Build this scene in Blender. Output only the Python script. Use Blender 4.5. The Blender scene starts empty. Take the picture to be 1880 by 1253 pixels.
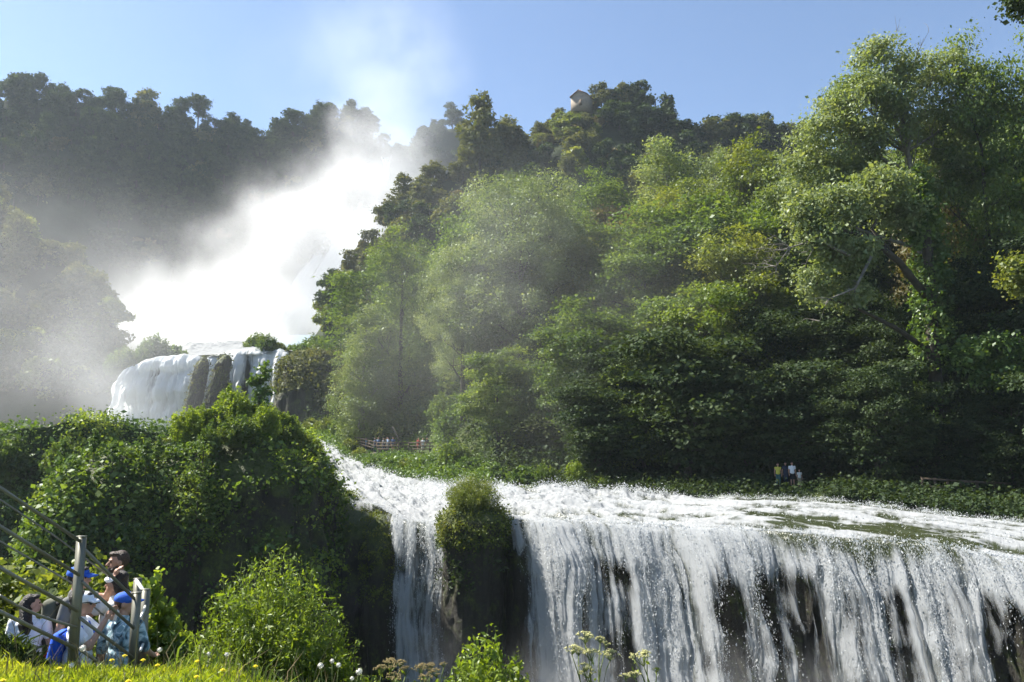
import bpy, math, random
import numpy as np
from mathutils import Vector, Matrix, Euler

R = math.radians
SC = bpy.context.scene
COL = SC.collection
FPX, PITCH, EYE = 1462.0, R(8.0), 1.65      # focal length in photo pixels, upward tilt, eye height over the lawn

def at(px, py, Y):
    """the point at ground distance Y seen in the direction of photo pixel (px, py)"""
    dx, dy = (px - 940.0) / FPX, (626.5 - py) / FPX
    y = math.cos(PITCH) - dy * math.sin(PITCH)
    z = math.sin(PITCH) + dy * math.cos(PITCH)
    s = Y / y
    return np.array((dx * s, Y, EYE + z * s))

def px_of(x, y, z):
    cz = y * math.cos(PITCH) + (z - EYE) * math.sin(PITCH)
    cy = -y * math.sin(PITCH) + (z - EYE) * math.cos(PITCH)
    return 940 + FPX * x / cz, 626.5 - FPX * cy / cz

# ------------------------------------------------------------------ noise
_pr = np.random.default_rng(7)
_perm = _pr.permutation(512).astype(np.int64)
_perm = np.concatenate([_perm, _perm])
_grad = _pr.normal(size=(512, 3)); _grad /= np.linalg.norm(_grad, axis=1)[:, None]

def perlin(p):
    p = np.asarray(p, float)
    i = np.floor(p).astype(np.int64); f = p - i
    u = f * f * f * (f * (f * 6 - 15) + 10)
    out = 0
    for dx in (0, 1):
        for dy in (0, 1):
            for dz in (0, 1):
                h = _perm[(_perm[(_perm[(i[..., 0] + dx) & 511] + i[..., 1] + dy) & 511] + i[..., 2] + dz) & 511]
                d = (_grad[h] * (f - (dx, dy, dz))).sum(-1)
                w = (u[..., 0] if dx else 1 - u[..., 0]) * (u[..., 1] if dy else 1 - u[..., 1]) * (u[..., 2] if dz else 1 - u[..., 2])
                out = out + w * d
    return out * 1.5

def fbm(p, octaves=4, gain=.5, lac=2.03):
    p = np.asarray(p, float); a, s = 1.0, 0.0
    for k in range(octaves):
        s = s + a * perlin(p + 17.3 * k); p = p * lac; a *= gain
    return s

def nrm(a):
    return a / np.maximum(np.linalg.norm(a, axis=-1, keepdims=True), 1e-9)

def sstep(a, b, x):
    t = np.clip((x - a) / (b - a), 0, 1)
    return t * t * (3 - 2 * t)

# ------------------------------------------------------------------ mesh building
def np_mesh(name, verts, faces, mats=(), smooth=False, face_attr=None, vert_attr=None, mat_idx=None, uv=None):
    """verts (N,3); faces: one (M,k) array or a list of such arrays"""
    fl = faces if isinstance(faces, list) else [faces]
    fl = [np.asarray(f, np.int32) for f in fl if len(f)]
    me = bpy.data.meshes.new(name)
    verts = np.asarray(verts, np.float32)
    me.vertices.add(len(verts)); me.vertices.foreach_set('co', verts.ravel())
    loops = np.concatenate([f.ravel() for f in fl])
    tot = np.concatenate([np.full(len(f), f.shape[1], np.int32) for f in fl])
    start = np.concatenate([[0], np.cumsum(tot)[:-1]]).astype(np.int32)
    me.loops.add(len(loops)); me.loops.foreach_set('vertex_index', loops)
    me.polygons.add(len(tot)); me.polygons.foreach_set('loop_start', start)
    try: me.polygons.foreach_set('loop_total', tot)
    except Exception: pass
    if mat_idx is not None: me.polygons.foreach_set('material_index', np.asarray(mat_idx, np.int32))
    if smooth: me.polygons.foreach_set('use_smooth', np.ones(len(tot), bool))
    for dom, d in (('FACE', face_attr), ('POINT', vert_attr)):
        for k, v in (d or {}).items():
            a = me.attributes.new(k, 'FLOAT', dom); a.data.foreach_set('value', np.asarray(v, np.float32))
    if uv is not None:
        l = me.uv_layers.new(name='flow'); l.data.foreach_set('uv', np.asarray(uv, np.float32)[loops].ravel())
    for m in mats: me.materials.append(m)
    me.update(calc_edges=True); me.validate()
    return me

def link(name, me, parent=None, loc=None):
    o = bpy.data.objects.new(name, me); COL.objects.link(o)
    if parent is not None: o.parent = parent
    if loc is not None: o.location = loc
    return o

def tag(o, label=None, cat=None, group=None, kind=None):
    for k, v in (('label', label), ('category', cat), ('group', group), ('kind', kind)):
        if v: o[k] = v
    return o

def empty(name, loc=(0, 0, 0), rz=0.0, sc=1.0):
    o = bpy.data.objects.new(name, None); COL.objects.link(o)
    o.location = loc; o.rotation_euler = (0, 0, rz); o.scale = (sc,) * 3 if np.isscalar(sc) else sc
    o.empty_display_size = .2
    return o

def grid_faces(nu, nv):
    i = np.arange(nu * nv).reshape(nu, nv)
    return np.stack([i[:-1, :-1], i[1:, :-1], i[1:, 1:], i[:-1, 1:]], -1).reshape(-1, 4)

class MB:
    """collects tubes, boxes and blobs; build() links them as one mesh object"""
    def __init__(s): s.v, s.f4, s.f3, s.n = [], [], [], 0
    def add(s, v, f):
        f = np.asarray(f)
        (s.f4 if f.shape[1] == 4 else s.f3).append(f + s.n)
        s.v.append(np.asarray(v, float)); s.n += len(v)
    def tube(s, pts, rad, k=6, cap=True):
        pts = np.asarray(pts, float); n = len(pts)
        rad = np.broadcast_to(np.asarray(rad, float), (n,))
        d = np.gradient(pts, axis=0); d = nrm(d)
        ref = np.where(np.abs(d[:, 2:3]) > .9, np.array([[1., 0, 0]]), np.array([[0, 0, 1.]]))
        a = nrm(np.cross(d, ref)); b = np.cross(d, a)
        th = np.arange(k) * 2 * math.pi / k
        ring = pts[:, None] + rad[:, None, None] * (a[:, None] * np.cos(th)[None, :, None] + b[:, None] * np.sin(th)[None, :, None])
        idx = np.arange(n * k).reshape(n, k); nx = np.roll(idx, -1, 1)
        f = np.stack([idx[:-1], nx[:-1], nx[1:], idx[1:]], -1).reshape(-1, 4)
        v = ring.reshape(-1, 3)
        s.add(v, f)
        if cap:
            base = s.n - n * k
            for row, rev in ((idx[0], True), (idx[-1], False)):
                c = len(s.v)
                s.v.append(v[row].mean(0)[None]); ci = s.n; s.n += 1
                rr = row + base
                t = np.stack([np.full(k, ci), np.roll(rr, -1) if rev else rr, rr if rev else np.roll(rr, -1)], -1)
                s.f3.append(t)
        return s
    def box(s, c, size, rot=None):
        h = np.array(size, float) / 2
        v = np.array([[x, y, z] for x in (-1, 1) for y in (-1, 1) for z in (-1, 1)], float) * h
        if rot is not None: v = v @ np.array(Euler(rot).to_matrix()).T
        s.add(v + np.asarray(c, float), [[0, 1, 3, 2], [4, 6, 7, 5], [0, 4, 5, 1], [2, 3, 7, 6], [0, 2, 6, 4], [1, 5, 7, 3]])
        return s
    def ball(s, c, r, nu=12, nv=8, rot=None, noise=0, seed=0):
        th = np.arange(nu) * 2 * math.pi / nu; ph = np.linspace(0, math.pi, nv + 1)
        P = np.stack([np.sin(ph)[:, None] * np.cos(th), np.sin(ph)[:, None] * np.sin(th), np.cos(ph)[:, None] * np.ones(nu)], -1)
        v = P.reshape(-1, 3)
        if noise: v = v * (1 + noise * fbm(v * 1.6 + seed, 3)[:, None])
        v = v * np.broadcast_to(np.asarray(r, float), (3,))
        if rot is not None: v = v @ np.array(Euler(rot).to_matrix()).T
        idx = np.arange((nv + 1) * nu).reshape(nv + 1, nu); nx = np.roll(idx, -1, 1)
        s.add(v + np.asarray(c, float), np.stack([idx[:-1], idx[1:], nx[1:], nx[:-1]], -1).reshape(-1, 4))
        return s
    def arrays(s):
        fl = []
        if s.f4: fl.append(np.concatenate(s.f4))
        if s.f3: fl.append(np.concatenate(s.f3))
        return np.concatenate(s.v), fl
    def mesh(s, name, mat, smooth=True):
        v, fl = s.arrays()
        return np_mesh(name, v, fl, (mat,), smooth)
    def build(s, name, mat, parent=None, smooth=True, loc=None):
        return link(name, s.mesh(name, mat, smooth), parent, loc)

# ------------------------------------------------------------------ materials
def mat(name):
    m = bpy.data.materials.new(name); m.use_nodes = True
    nt = m.node_tree; nt.nodes.clear()
    out = nt.nodes.new('ShaderNodeOutputMaterial')
    def N(t, **kw):
        n = nt.nodes.new(t)
        for k, v in kw.items():
            if k.startswith('i_'):
                key = k[2:].replace('_', ' ')
                n.inputs[key].default_value = v
            else: setattr(n, k, v)
        return n
    def L(a, b): nt.links.new(a, b)
    return m, nt, out, N, L

def ramp(N, stops):
    r = N('ShaderNodeValToRGB'); el = r.color_ramp.elements
    while len(el) < len(stops): el.new(.5)
    for e, (p, c) in zip(el, stops): e.position = p; e.color = (*c, 1) if len(c) == 3 else c
    return r

def mixc(N, L, fac, a, b, mode='MIX'):
    m = N('ShaderNodeMix', data_type='RGBA', blend_type=mode)
    for sock, val in ((m.inputs[0], fac), (m.inputs[6], a), (m.inputs[7], b)):
        if hasattr(val, 'links') or hasattr(val, 'is_linked'): L(val, sock)
        elif np.isscalar(val): sock.default_value = val
        else: sock.default_value = (*val, 1) if len(val) == 3 else val
    return m.outputs[2]

def math_(N, L, op, a, b=None, c=None, clamp=False):
    m = N('ShaderNodeMath', operation=op, use_clamp=clamp)
    for k, v in enumerate((a, b, c)):
        if v is None: continue
        if hasattr(v, 'is_linked'): L(v, m.inputs[k])
        else: m.inputs[k].default_value = v
    return m.outputs[0]

def leaf_mat(name, dark, mid, light, trans=.45, gloss=.06, rough=.42, glow=1.0):
    """foliage: hue varies leaf by leaf (tint) and plant by plant; light also comes through the leaf"""
    m, nt, out, N, L = mat(name)
    t = N('ShaderNodeAttribute', attribute_name='tint'); oi = N('ShaderNodeObjectInfo')
    f = math_(N, L, 'ADD', t.outputs['Fac'], math_(N, L, 'MULTIPLY_ADD', oi.outputs['Random'], .3, -.15), clamp=True)
    r = ramp(N, [(0, dark), (.5, mid), (1, light)]); L(f, r.inputs[0])
    d = N('ShaderNodeBsdfDiffuse'); L(r.outputs[0], d.inputs[0])
    tr = N('ShaderNodeBsdfTranslucent')
    tc = mixc(N, L, 1.0, r.outputs[0], (1.25 * glow, 1.2 * glow, .45 * glow), 'MULTIPLY'); L(tc, tr.inputs[0])
    mx = N('ShaderNodeMixShader'); mx.inputs[0].default_value = trans
    L(d.outputs[0], mx.inputs[1]); L(tr.outputs[0], mx.inputs[2])
    g = N('ShaderNodeBsdfGlossy', i_Roughness=rough); g.inputs[0].default_value = (.9, .95, .9, 1)
    m2 = N('ShaderNodeMixShader'); m2.inputs[0].default_value = gloss
    L(mx.outputs[0], m2.inputs[1]); L(g.outputs[0], m2.inputs[2]); L(m2.outputs[0], out.inputs[0])
    return m

def plain(name, c1, c2=None, scale=6.0, rough=.7, metal=0.0, bump=0.0, detail=4, spec=.4):
    m, nt, out, N, L = mat(name)
    p = N('ShaderNodeBsdfPrincipled', i_Roughness=rough, i_Metallic=metal)
    p.inputs['Specular IOR Level'].default_value = spec
    tc = N('ShaderNodeTexCoord')
    no = N('ShaderNodeTexNoise', i_Scale=scale, i_Detail=detail); L(tc.outputs['Object'], no.inputs[0])
    c2 = c2 or tuple(.75 * c for c in c1)
    r = ramp(N, [(.35, c2), (.65, c1)]); L(no.outputs[0], r.inputs[0]); L(r.outputs[0], p.inputs[0])
    if bump:
        b = N('ShaderNodeBump', i_Strength=bump, i_Distance=.05); L(no.outputs[0], b.inputs['Height']); L(b.outputs[0], p.inputs['Normal'])
    L(p.outputs[0], out.inputs[0])
    return m

M = {}
M['leaf_silver'] = leaf_mat('leaf_silver', (.10, .145, .052), (.168, .218, .088), (.265, .305, .15), .45, .03, .5)
M['leaf_green'] = leaf_mat('leaf_green', (.05, .09, .02), (.092, .148, .03), (.175, .228, .052), .5, .022, .5)
M['leaf_yellow'] = leaf_mat('leaf_yellow', (.08, .118, .02), (.135, .172, .03), (.23, .25, .052), .5, .03, .5)
M['leaf_dark'] = leaf_mat('leaf_dark', (.02, .038, .016), (.034, .056, .02), (.06, .085, .03), .34, .012, .6)  # kept dark so the shade of cliff and wood lies partly in the leaves
M['leaf_olive'] = leaf_mat('leaf_olive', (.06, .075, .026), (.095, .105, .036), (.15, .15, .055), .4, .02, .6)
M['leaf_brown'] = leaf_mat('leaf_brown', (.07, .065, .025), (.11, .095, .036), (.165, .135, .055), .4, .02, .6)
M['leaf_ivy'] = leaf_mat('leaf_ivy', (.045, .09, .02), (.085, .145, .03), (.16, .23, .05), .42, .028, .45)
M['leaf_bright'] = leaf_mat('leaf_bright', (.10, .16, .016), (.17, .24, .028), (.27, .34, .05), .52, .03, .5)
M['grass'] = leaf_mat('grass', (.13, .19, .014), (.23, .30, .022), (.38, .40, .045), .55, .03, .5)
M['moss'] = leaf_mat('moss', (.075, .105, .018), (.125, .155, .025), (.20, .20, .045), .4, .02, .6)
M['bark'] = plain('bark', (.06, .05, .036), (.03, .025, .018), 3.0, .9, bump=.5)
M['bark_grey'] = plain('bark_grey', (.20, .185, .155), (.10, .09, .075), 3.0, .9, bump=.5)
M['dry_stem'] = plain('dry_stem', (.28, .22, .12), (.17, .13, .07), 8, .9)
M['green_stem'] = plain('green_stem', (.13, .17, .04), (.09, .12, .03), 8, .8)

def ground_mat(name, a, b, c, scale=.35, rough=.95):
    m, nt, out, N, L = mat(name)
    p = N('ShaderNodeBsdfPrincipled', i_Roughness=rough); p.inputs['Specular IOR Level'].default_value = .15
    tc = N('ShaderNodeTexCoord')
    n1 = N('ShaderNodeTexNoise', i_Scale=scale, i_Detail=8, i_Roughness=.65); L(tc.outputs['Object'], n1.inputs[0])
    n2 = N('ShaderNodeTexNoise', i_Scale=scale * 9, i_Detail=5); L(tc.outputs['Object'], n2.inputs[0])
    r = ramp(N, [(.3, a), (.5, b), (.72, c)]); L(n1.outputs[0], r.inputs[0])
    cc = mixc(N, L, n2.outputs[0], r.outputs[0], a); L(cc, p.inputs[0])
    bp = N('ShaderNodeBump', i_Strength=.8, i_Distance=.3); L(n2.outputs[0], bp.inputs['Height']); L(bp.outputs[0], p.inputs['Normal'])
    L(p.outputs[0], out.inputs[0])
    return m

M['hill'] = ground_mat('hill', (.018, .026, .012), (.03, .042, .016), (.055, .06, .03), .12)
M['bank'] = ground_mat('bank', (.03, .045, .012), (.05, .07, .018), (.09, .085, .04), .3)
M['soil'] = ground_mat('soil', (.022, .03, .012), (.04, .05, .018), (.07, .06, .035), 1.2)
M['path'] = ground_mat('path', (.16, .14, .11), (.24, .21, .17), (.30, .27, .22), 1.5)

def rock_mat():
    """wet travertine: dark brown streaks, moss where it faces up"""
    m, nt, out, N, L = mat('rock')
    p = N('ShaderNodeBsdfPrincipled', i_Roughness=.55); p.inputs['Specular IOR Level'].default_value = .3
    tc = N('ShaderNodeTexCoord'); mp = N('ShaderNodeMapping'); mp.inputs['Scale'].default_value = (1, 1, .22)
    L(tc.outputs['Object'], mp.inputs[0])
    n1 = N('ShaderNodeTexNoise', i_Scale=1.1, i_Detail=9, i_Roughness=.68); L(mp.outputs[0], n1.inputs[0])
    n2 = N('ShaderNodeTexNoise', i_Scale=4.2, i_Detail=9, i_Roughness=.78); L(tc.outputs['Object'], n2.inputs[0])
    r = ramp(N, [(.3, (.012, .010, .007)), (.52, (.028, .024, .017)), (.75, (.052, .045, .033))]); L(n1.outputs[0], r.inputs[0])
    g = N('ShaderNodeNewGeometry'); sx = N('ShaderNodeSeparateXYZ'); L(g.outputs['Normal'], sx.inputs[0])
    k = math_(N, L, 'ADD', sx.outputs[2], math_(N, L, 'MULTIPLY_ADD', n2.outputs[0], 1.6, -.95))
    mk = N('ShaderNodeMapRange'); mk.inputs[1].default_value = -.1; mk.inputs[2].default_value = .35; L(k, mk.inputs[0])
    r2 = ramp(N, [(.3, (.03, .045, .008)), (.7, (.085, .105, .016))]); L(n2.outputs[0], r2.inputs[0])
    c = mixc(N, L, mk.outputs[0], r.outputs[0], r2.outputs[0]); L(c, p.inputs[0])
    b = N('ShaderNodeBump', i_Strength=.9, i_Distance=.25); L(n2.outputs[0], b.inputs['Height']); L(b.outputs[0], p.inputs['Normal'])
    L(p.outputs[0], out.inputs[0])
    return m
M['rock'] = rock_mat()

def water_mat(name, fscale, streak, deep=(.03, .036, .014), alpha=False, white=.47, through=.45):
    """foam and clear water told apart by streaky noise along the flow and by the vertex value foam; gaps by cover"""
    m, nt, out, N, L = mat(name)
    uvn = N('ShaderNodeUVMap', uv_map='flow')
    mp = N('ShaderNodeMapping'); mp.inputs['Scale'].default_value = (fscale, fscale * streak, 1); L(uvn.outputs[0], mp.inputs[0])
    n1 = N('ShaderNodeTexNoise', i_Scale=1.0, i_Detail=8, i_Roughness=.62, i_Distortion=.5); L(mp.outputs[0], n1.inputs[0])
    mp2 = N('ShaderNodeMapping'); mp2.inputs['Scale'].default_value = (fscale * 4.5, fscale * streak * 2.2, 1); L(uvn.outputs[0], mp2.inputs[0])
    n2 = N('ShaderNodeTexNoise', i_Scale=1.0, i_Detail=6, i_Roughness=.7, i_Distortion=.6); L(mp2.outputs[0], n2.inputs[0])
    nn = math_(N, L, 'ADD', math_(N, L, 'MULTIPLY', n1.outputs[0], .68), math_(N, L, 'MULTIPLY', n2.outputs[0], .32))
    fo = N('ShaderNodeAttribute', attribute_name='foam')
    k = math_(N, L, 'ADD', nn, math_(N, L, 'SUBTRACT', fo.outputs['Fac'], .5))
    mk = N('ShaderNodeMapRange', clamp=True); mk.inputs[1].default_value = .44; mk.inputs[2].default_value = .60; L(k, mk.inputs[0])
    foam = N('ShaderNodeBsdfDiffuse'); foam.inputs[0].default_value = (white * .97, white, white * 1.02, 1)
    ft = N('ShaderNodeBsdfTranslucent'); ft.inputs[0].default_value = (white * .97, white, white * 1.02, 1)
    fm = N('ShaderNodeMixShader'); fm.inputs[0].default_value = through; L(foam.outputs[0], fm.inputs[1]); L(ft.outputs[0], fm.inputs[2])
    w = N('ShaderNodeBsdfPrincipled', i_Roughness=.16); w.inputs[0].default_value = (*deep, 1); w.inputs['IOR'].default_value = 1.33
    b = N('ShaderNodeBump', i_Strength=1.0, i_Distance=.22); L(nn, b.inputs['Height'])
    for s in (foam, w): L(b.outputs[0], s.inputs['Normal'])
    mx = N('ShaderNodeMixShader'); L(mk.outputs[0], mx.inputs[0]); L(w.outputs[0], mx.inputs[1]); L(fm.outputs[0], mx.inputs[2])
    res = mx.outputs[0]
    if alpha:
        co = N('ShaderNodeAttribute', attribute_name='cover')
        k2 = math_(N, L, 'ADD', nn, math_(N, L, 'SUBTRACT', co.outputs['Fac'], .5))
        ma = N('ShaderNodeMapRange', clamp=True); ma.inputs[1].default_value = .45; ma.inputs[2].default_value = .62; L(k2, ma.inputs[0])
        tr = N('ShaderNodeBsdfTransparent'); m3 = N('ShaderNodeMixShader'); L(ma.outputs[0], m3.inputs[0])
        L(tr.outputs[0], m3.inputs[1]); L(res, m3.inputs[2]); res = m3.outputs[0]
    L(res, out.inputs[0])
    return m
M['river'] = water_mat('river', .8, .4)
M['fall'] = water_mat('fall', 1.0, .13, alpha=True, white=.60, through=.58)
M['fall_far'] = water_mat('fall_far', .55, .10, alpha=True, white=.84, through=.5)
def drop_mat():
    m, nt, out, N, L = mat('spray')
    a = N('ShaderNodeBsdfDiffuse'); a.inputs[0].default_value = (.62, .64, .65, 1)
    t = N('ShaderNodeBsdfTranslucent'); t.inputs[0].default_value = (.62, .64, .65, 1)
    x = N('ShaderNodeMixShader'); x.inputs[0].default_value = .5
    L(a.outputs[0], x.inputs[1]); L(t.outputs[0], x.inputs[2]); L(x.outputs[0], out.inputs[0])
    return m
M['spray'] = drop_mat()

# ------------------------------------------------------------------ foliage
def leaf_quads(pos, nor, size, rng, aspect=.6):
    n = len(pos)
    t = nrm(np.cross(nor, rng.normal(size=(n, 3)))); b = np.cross(nor, t)
    s = size * np.clip(rng.lognormal(-.08, .42, (n, 1)), .35, 2.4)
    v = np.stack([pos - t * s * .5, pos + b * s * aspect * .5 + nor * s * .06, pos + t * s * .5, pos - b * s * aspect * .5 + nor * s * .06], 1).reshape(-1, 3)
    return v, np.arange(n * 4).reshape(n, 4)

def clumps(centers, m, spread, size, rng, up=.6, flat=.65, aspect=.6, ctint=None, out=None):
    """m leaves round every centre -> verts, quads, tint per leaf"""
    c = np.repeat(centers, m, 0); n = len(c)
    p = c + rng.normal(size=(n, 3)) * spread * np.array([1, 1, flat])
    nor = rng.normal(size=(n, 3)); nor[:, 2] += up
    if out is not None: nor += np.repeat(out, m, 0) * .8
    nor = nrm(nor)
    if ctint is None: ctint = rng.uniform(.2, .8, len(centers))
    tint = np.clip(np.repeat(ctint, m) + rng.normal(size=n) * .14, 0, 1)
    v, f = leaf_quads(p, nor, size, rng, aspect)
    return v, f, tint

def lobe_points(lobes, n, rng, inner=.45, gap=.0, gscale=.35, upbias=.25):
    """points through the outer part of the union of ellipsoid lobes; noise leaves gaps"""
    lobes = [(np.array(c, float), np.array(r if not np.isscalar(r) else (r, r, r), float)) for c, r in lobes]
    w = np.array([np.prod(r) ** (2 / 3) for _, r in lobes]); w /= w.sum()
    pts, outs = [], []
    k = rng.choice(len(lobes), int(n * 1.8), p=w)
    d = rng.normal(size=(len(k), 3)); d[:, 2] += upbias; d = nrm(d)
    rad = inner + (1 - inner) * rng.uniform(0, 1, len(k)) ** .55
    C = np.array([c for c, _ in lobes])[k]; Rr = np.array([r for _, r in lobes])[k]
    p = C + d * rad[:, None] * Rr * (1 + .22 * perlin(d * 2.3 + k[:, None] * 3.1))[:, None]
    # not deep inside another lobe
    keep = np.ones(len(p), bool)
    for c, r in lobes:
        q = np.linalg.norm((p - c) / r, axis=1); keep &= q > inner * .8
    if gap: keep &= fbm(p * gscale + 5.5, 2) > -.55 + gap
    p, d = p[keep][:n], d[keep][:n]
    return p, d

def limb(a, b, rng, bend=.12, n=7, sag=0.0):
    a, b = np.asarray(a, float), np.asarray(b, float)
    t = np.linspace(0, 1, n)[:, None]; L_ = np.linalg.norm(b - a)
    off = rng.normal(size=3) * bend * L_; off2 = rng.normal(size=3) * bend * .5 * L_
    return a + (b - a) * t + off * (t * (1 - t)) * 2 + off2 * np.sin(t * math.pi * 2) * .4 + np.array([0, 0, 1]) * sag * L_ * (t * (1 - t))

def make_tree(seed, h, lobes, trunk_r=.3, n_cl=700, m=40, spread=.5, leaf=.26, leafmat='leaf_green', bark='bark', gap=.12, base=(0, 0), lean=(0, 0), up=.6, twigs=90, inner=.45, aspect=.6, bare=0, flat=.62):
    """a tree standing at the origin: returns (trunk mesh, crown mesh)"""
    rng = np.random.default_rng(seed)
    p, d = lobe_points(lobes, n_cl, rng, inner, gap)
    big = fbm(p * .22 + seed, 2)
    ct = np.clip(.5 + .45 * big + rng.normal(size=len(p)) * .13, 0, 1)
    v, f, t = clumps(p, m, spread, leaf, rng, up, flat, aspect, ct, d)
    crown = np_mesh('crown', v, f, (M[leafmat],), face_attr={'tint': t})
    mb = MB()
    top = max(c[2] for c, r in lobes)
    tp = limb((0, 0, -.6), (lean[0], lean[1], top * .92), rng, .03, 12)
    tr = trunk_r * np.linspace(1.15, .22, 12); tr[0] *= 1.35
    mb.tube(tp, tr, 9)
    for c, r in lobes:
        c = np.array(c, float); r0 = np.mean(r)
        zt = max(.15 * top, min(c[2] - .55 * r0, top * .8))
        k = np.clip(zt / (top * .92), .05, .95); j = k * 11; i0 = int(j)
        a = tp[i0] + (tp[min(i0 + 1, 11)] - tp[i0]) * (j - i0)
        lr = max(.05, trunk_r * .55 * (1 - k * .6))
        lp = limb(a, c, rng, .12, 8, -.1); mb.tube(lp, np.linspace(lr, lr * .35, 8), 6, False)
        near = np.argsort(np.linalg.norm((p - c) / r, axis=1))
        cand = near[:max(6, len(p) // len(lobes))]
        for q in rng.choice(cand, min(len(cand), max(4, twigs // len(lobes))), replace=False):
            s = lp[rng.integers(3, 8)]
            mb.tube(limb(s, p[q], rng, .14, 5, .1), np.linspace(lr * .33, .015, 5), 4, False)
    for q in range(bare):      # leafless top twigs
        s = tp[rng.integers(8, 12)]; e = s + np.array([rng.normal() * 1.6, rng.normal() * 1.6, rng.uniform(4, 8.5)])
        bp = limb(s, e, rng, .1, 6); mb.tube(bp, np.linspace(.07, .012, 6), 4, False)
        for z in range(5):
            s2 = bp[rng.integers(2, 6)]; mb.tube(limb(s2, s2 + np.array([rng.normal() * .7, rng.normal() * .7, rng.uniform(.4, 1.5)]), rng, .1, 4), np.linspace(.025, .008, 4), 3, False)
    trunk = mb.mesh('trunk', M[bark])
    return trunk, crown

def place_tree(name, label, protos, loc, rz=0.0, sc=1.0, group=None, cat='tree'):
    o = empty(name, loc, rz, sc)
    tag(o, label, cat, group)
    link('trunk', protos[0], o); link('crown', protos[1], o)
    return o
# ================================================================== setting
def atv(px, py, Y):
    px, py, Y = (np.asarray(a, float) for a in (px, py, Y))
    dx, dy = (px - 940.0) / FPX, (626.5 - py) / FPX
    s = Y / (math.cos(PITCH) - dy * math.sin(PITCH))
    return np.stack([dx * s, Y + 0 * s, EYE + (math.sin(PITCH) + dy * math.cos(PITCH)) * s], -1)

def pchip(x, xs, ys):
    xs, ys = np.asarray(xs, float), np.asarray(ys, float)
    h = np.diff(xs); d = np.diff(ys) / h
    m = np.zeros_like(ys); m[0], m[-1] = d[0], d[-1]
    for i in range(1, len(xs) - 1):
        if d[i - 1] * d[i] > 0: m[i] = 2 * d[i - 1] * d[i] / (d[i - 1] + d[i])
    x = np.clip(x, xs[0], xs[-1]); i = np.clip(np.searchsorted(xs, x) - 1, 0, len(xs) - 2)
    t = (x - xs[i]) / h[i]
    return ((1 + 2 * t) * (1 - t) ** 2 * ys[i] + t * (1 - t) ** 2 * h[i] * m[i] + t * t * (3 - 2 * t) * ys[i + 1] + t * t * (t - 1) * h[i] * m[i + 1])

def curve(tab):
    T = np.array(tab, float)
    return lambda px: atv(px, pchip(px, T[:, 0], T[:, 1]), pchip(px, T[:, 0], T[:, 2]))

# far edge of the river, and the brink it falls over (seen direction and ground distance of points along them)
F_TAB = [(540, 806, 118), (585, 812, 112), (610, 826, 102), (640, 850, 92), (700, 872, 82), (760, 888, 74), (830, 896, 67), (940, 900, 62), (1100, 908, 59),
         (1250, 918, 57), (1400, 921, 54), (1550, 927, 51), (1720, 950, 47), (1880, 966, 44), (2150, 990, 40)]
B_TAB = [(540, 860, 62), (585, 890, 56), (620, 915, 53), (680, 922, 51), (735, 948, 48.5), (780, 956, 48), (820, 946, 47.5), (870, 935, 47.5), (940, 950, 46), (1000, 952, 44.5), (1100, 956, 43),
         (1200, 962, 41.5), (1300, 965, 39.5), (1420, 971, 37.8), (1560, 984, 35.5), (1700, 994, 33.5), (1800, 1010, 32), (1880, 1026, 31), (2150, 1062, 28)]
Fc, Bc = curve(F_TAB), curve(B_TAB)
_fpx = np.linspace(540, 2150, 500); _fp = Fc(_fpx)
_ft = _fp[:, 0] / _fp[:, 1]; _fo = np.argsort(_ft)
def bank_prof(d, t):
    """height of the far bank above the water, d metres behind its edge"""
    w = 5 + 13 * sstep(-.02, -.12, t)
    return .35 * sstep(-.3, .6, d) + .13 * np.clip(d, 0, w) + .50 * np.clip(d - w - 5, 0, 200) * (1 - .15 * sstep(40, 90, d)) * sstep(-.23, -.09, t)
def bank_z(x, y):
    t = np.asarray(x, float) / y
    fy = np.interp(t, _ft[_fo], _fp[_fo, 1]); fz = np.interp(t, _ft[_fo], _fp[_fo, 2])
    d = y - fy
    return fz - .15 + bank_prof(d, t) + .35 * fbm(np.stack([np.asarray(x) * .12, y * .12, 0 * t], -1), 3) * np.clip(d, 0, 4) / 4

def sheet(name, P, material, smooth=True, kind='structure', parent=None, va=None, uv=None, flip=False):
    nu, nv = P.shape[:2]; f = grid_faces(nu, nv)
    if flip: f = f[:, ::-1]
    me = np_mesh(name, P.reshape(-1, 3), f, (material,), smooth, vert_attr=va, uv=uv)
    o = link(name, me, parent)
    if kind: o['kind'] = kind
    return o

# valley floor, reaching past everything
g = np.linspace(-1, 1, 40); gx, gy = np.meshgrid(g, g, indexing='ij')
P = np.stack([gx * 620, 240 + gy * 420, -24 + 0 * gx], -1)
sheet('ground', P, M['bank'])

# far bank of the river and the wooded slope rising behind it
pxs = np.linspace(545, 2300, 190); fp = Fc(np.minimum(pxs, 2150)); tt = np.tan(np.arctan((pxs - 940) / FPX)) * 1.0
fp[:, 0] = fp[:, 0] + np.where(pxs > 2150, (pxs - 2150) / FPX * fp[:, 1], 0)
dd = np.concatenate([[-2.0, -.8, -.2, .2, .6], np.linspace(1, 20, 24), np.linspace(22, 72, 30)])
dirs = fp[:, None, :2] / fp[:, None, 1:2]
Y = fp[:, None, 1] + dd[None]
X = dirs[..., 0] * Y
Z = bank_z(X, Y) - np.where(dd < 0, .9, 0)[None]
sheet('bank_terrain', np.stack([X, Y, Z], -1), M['bank'])

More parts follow.
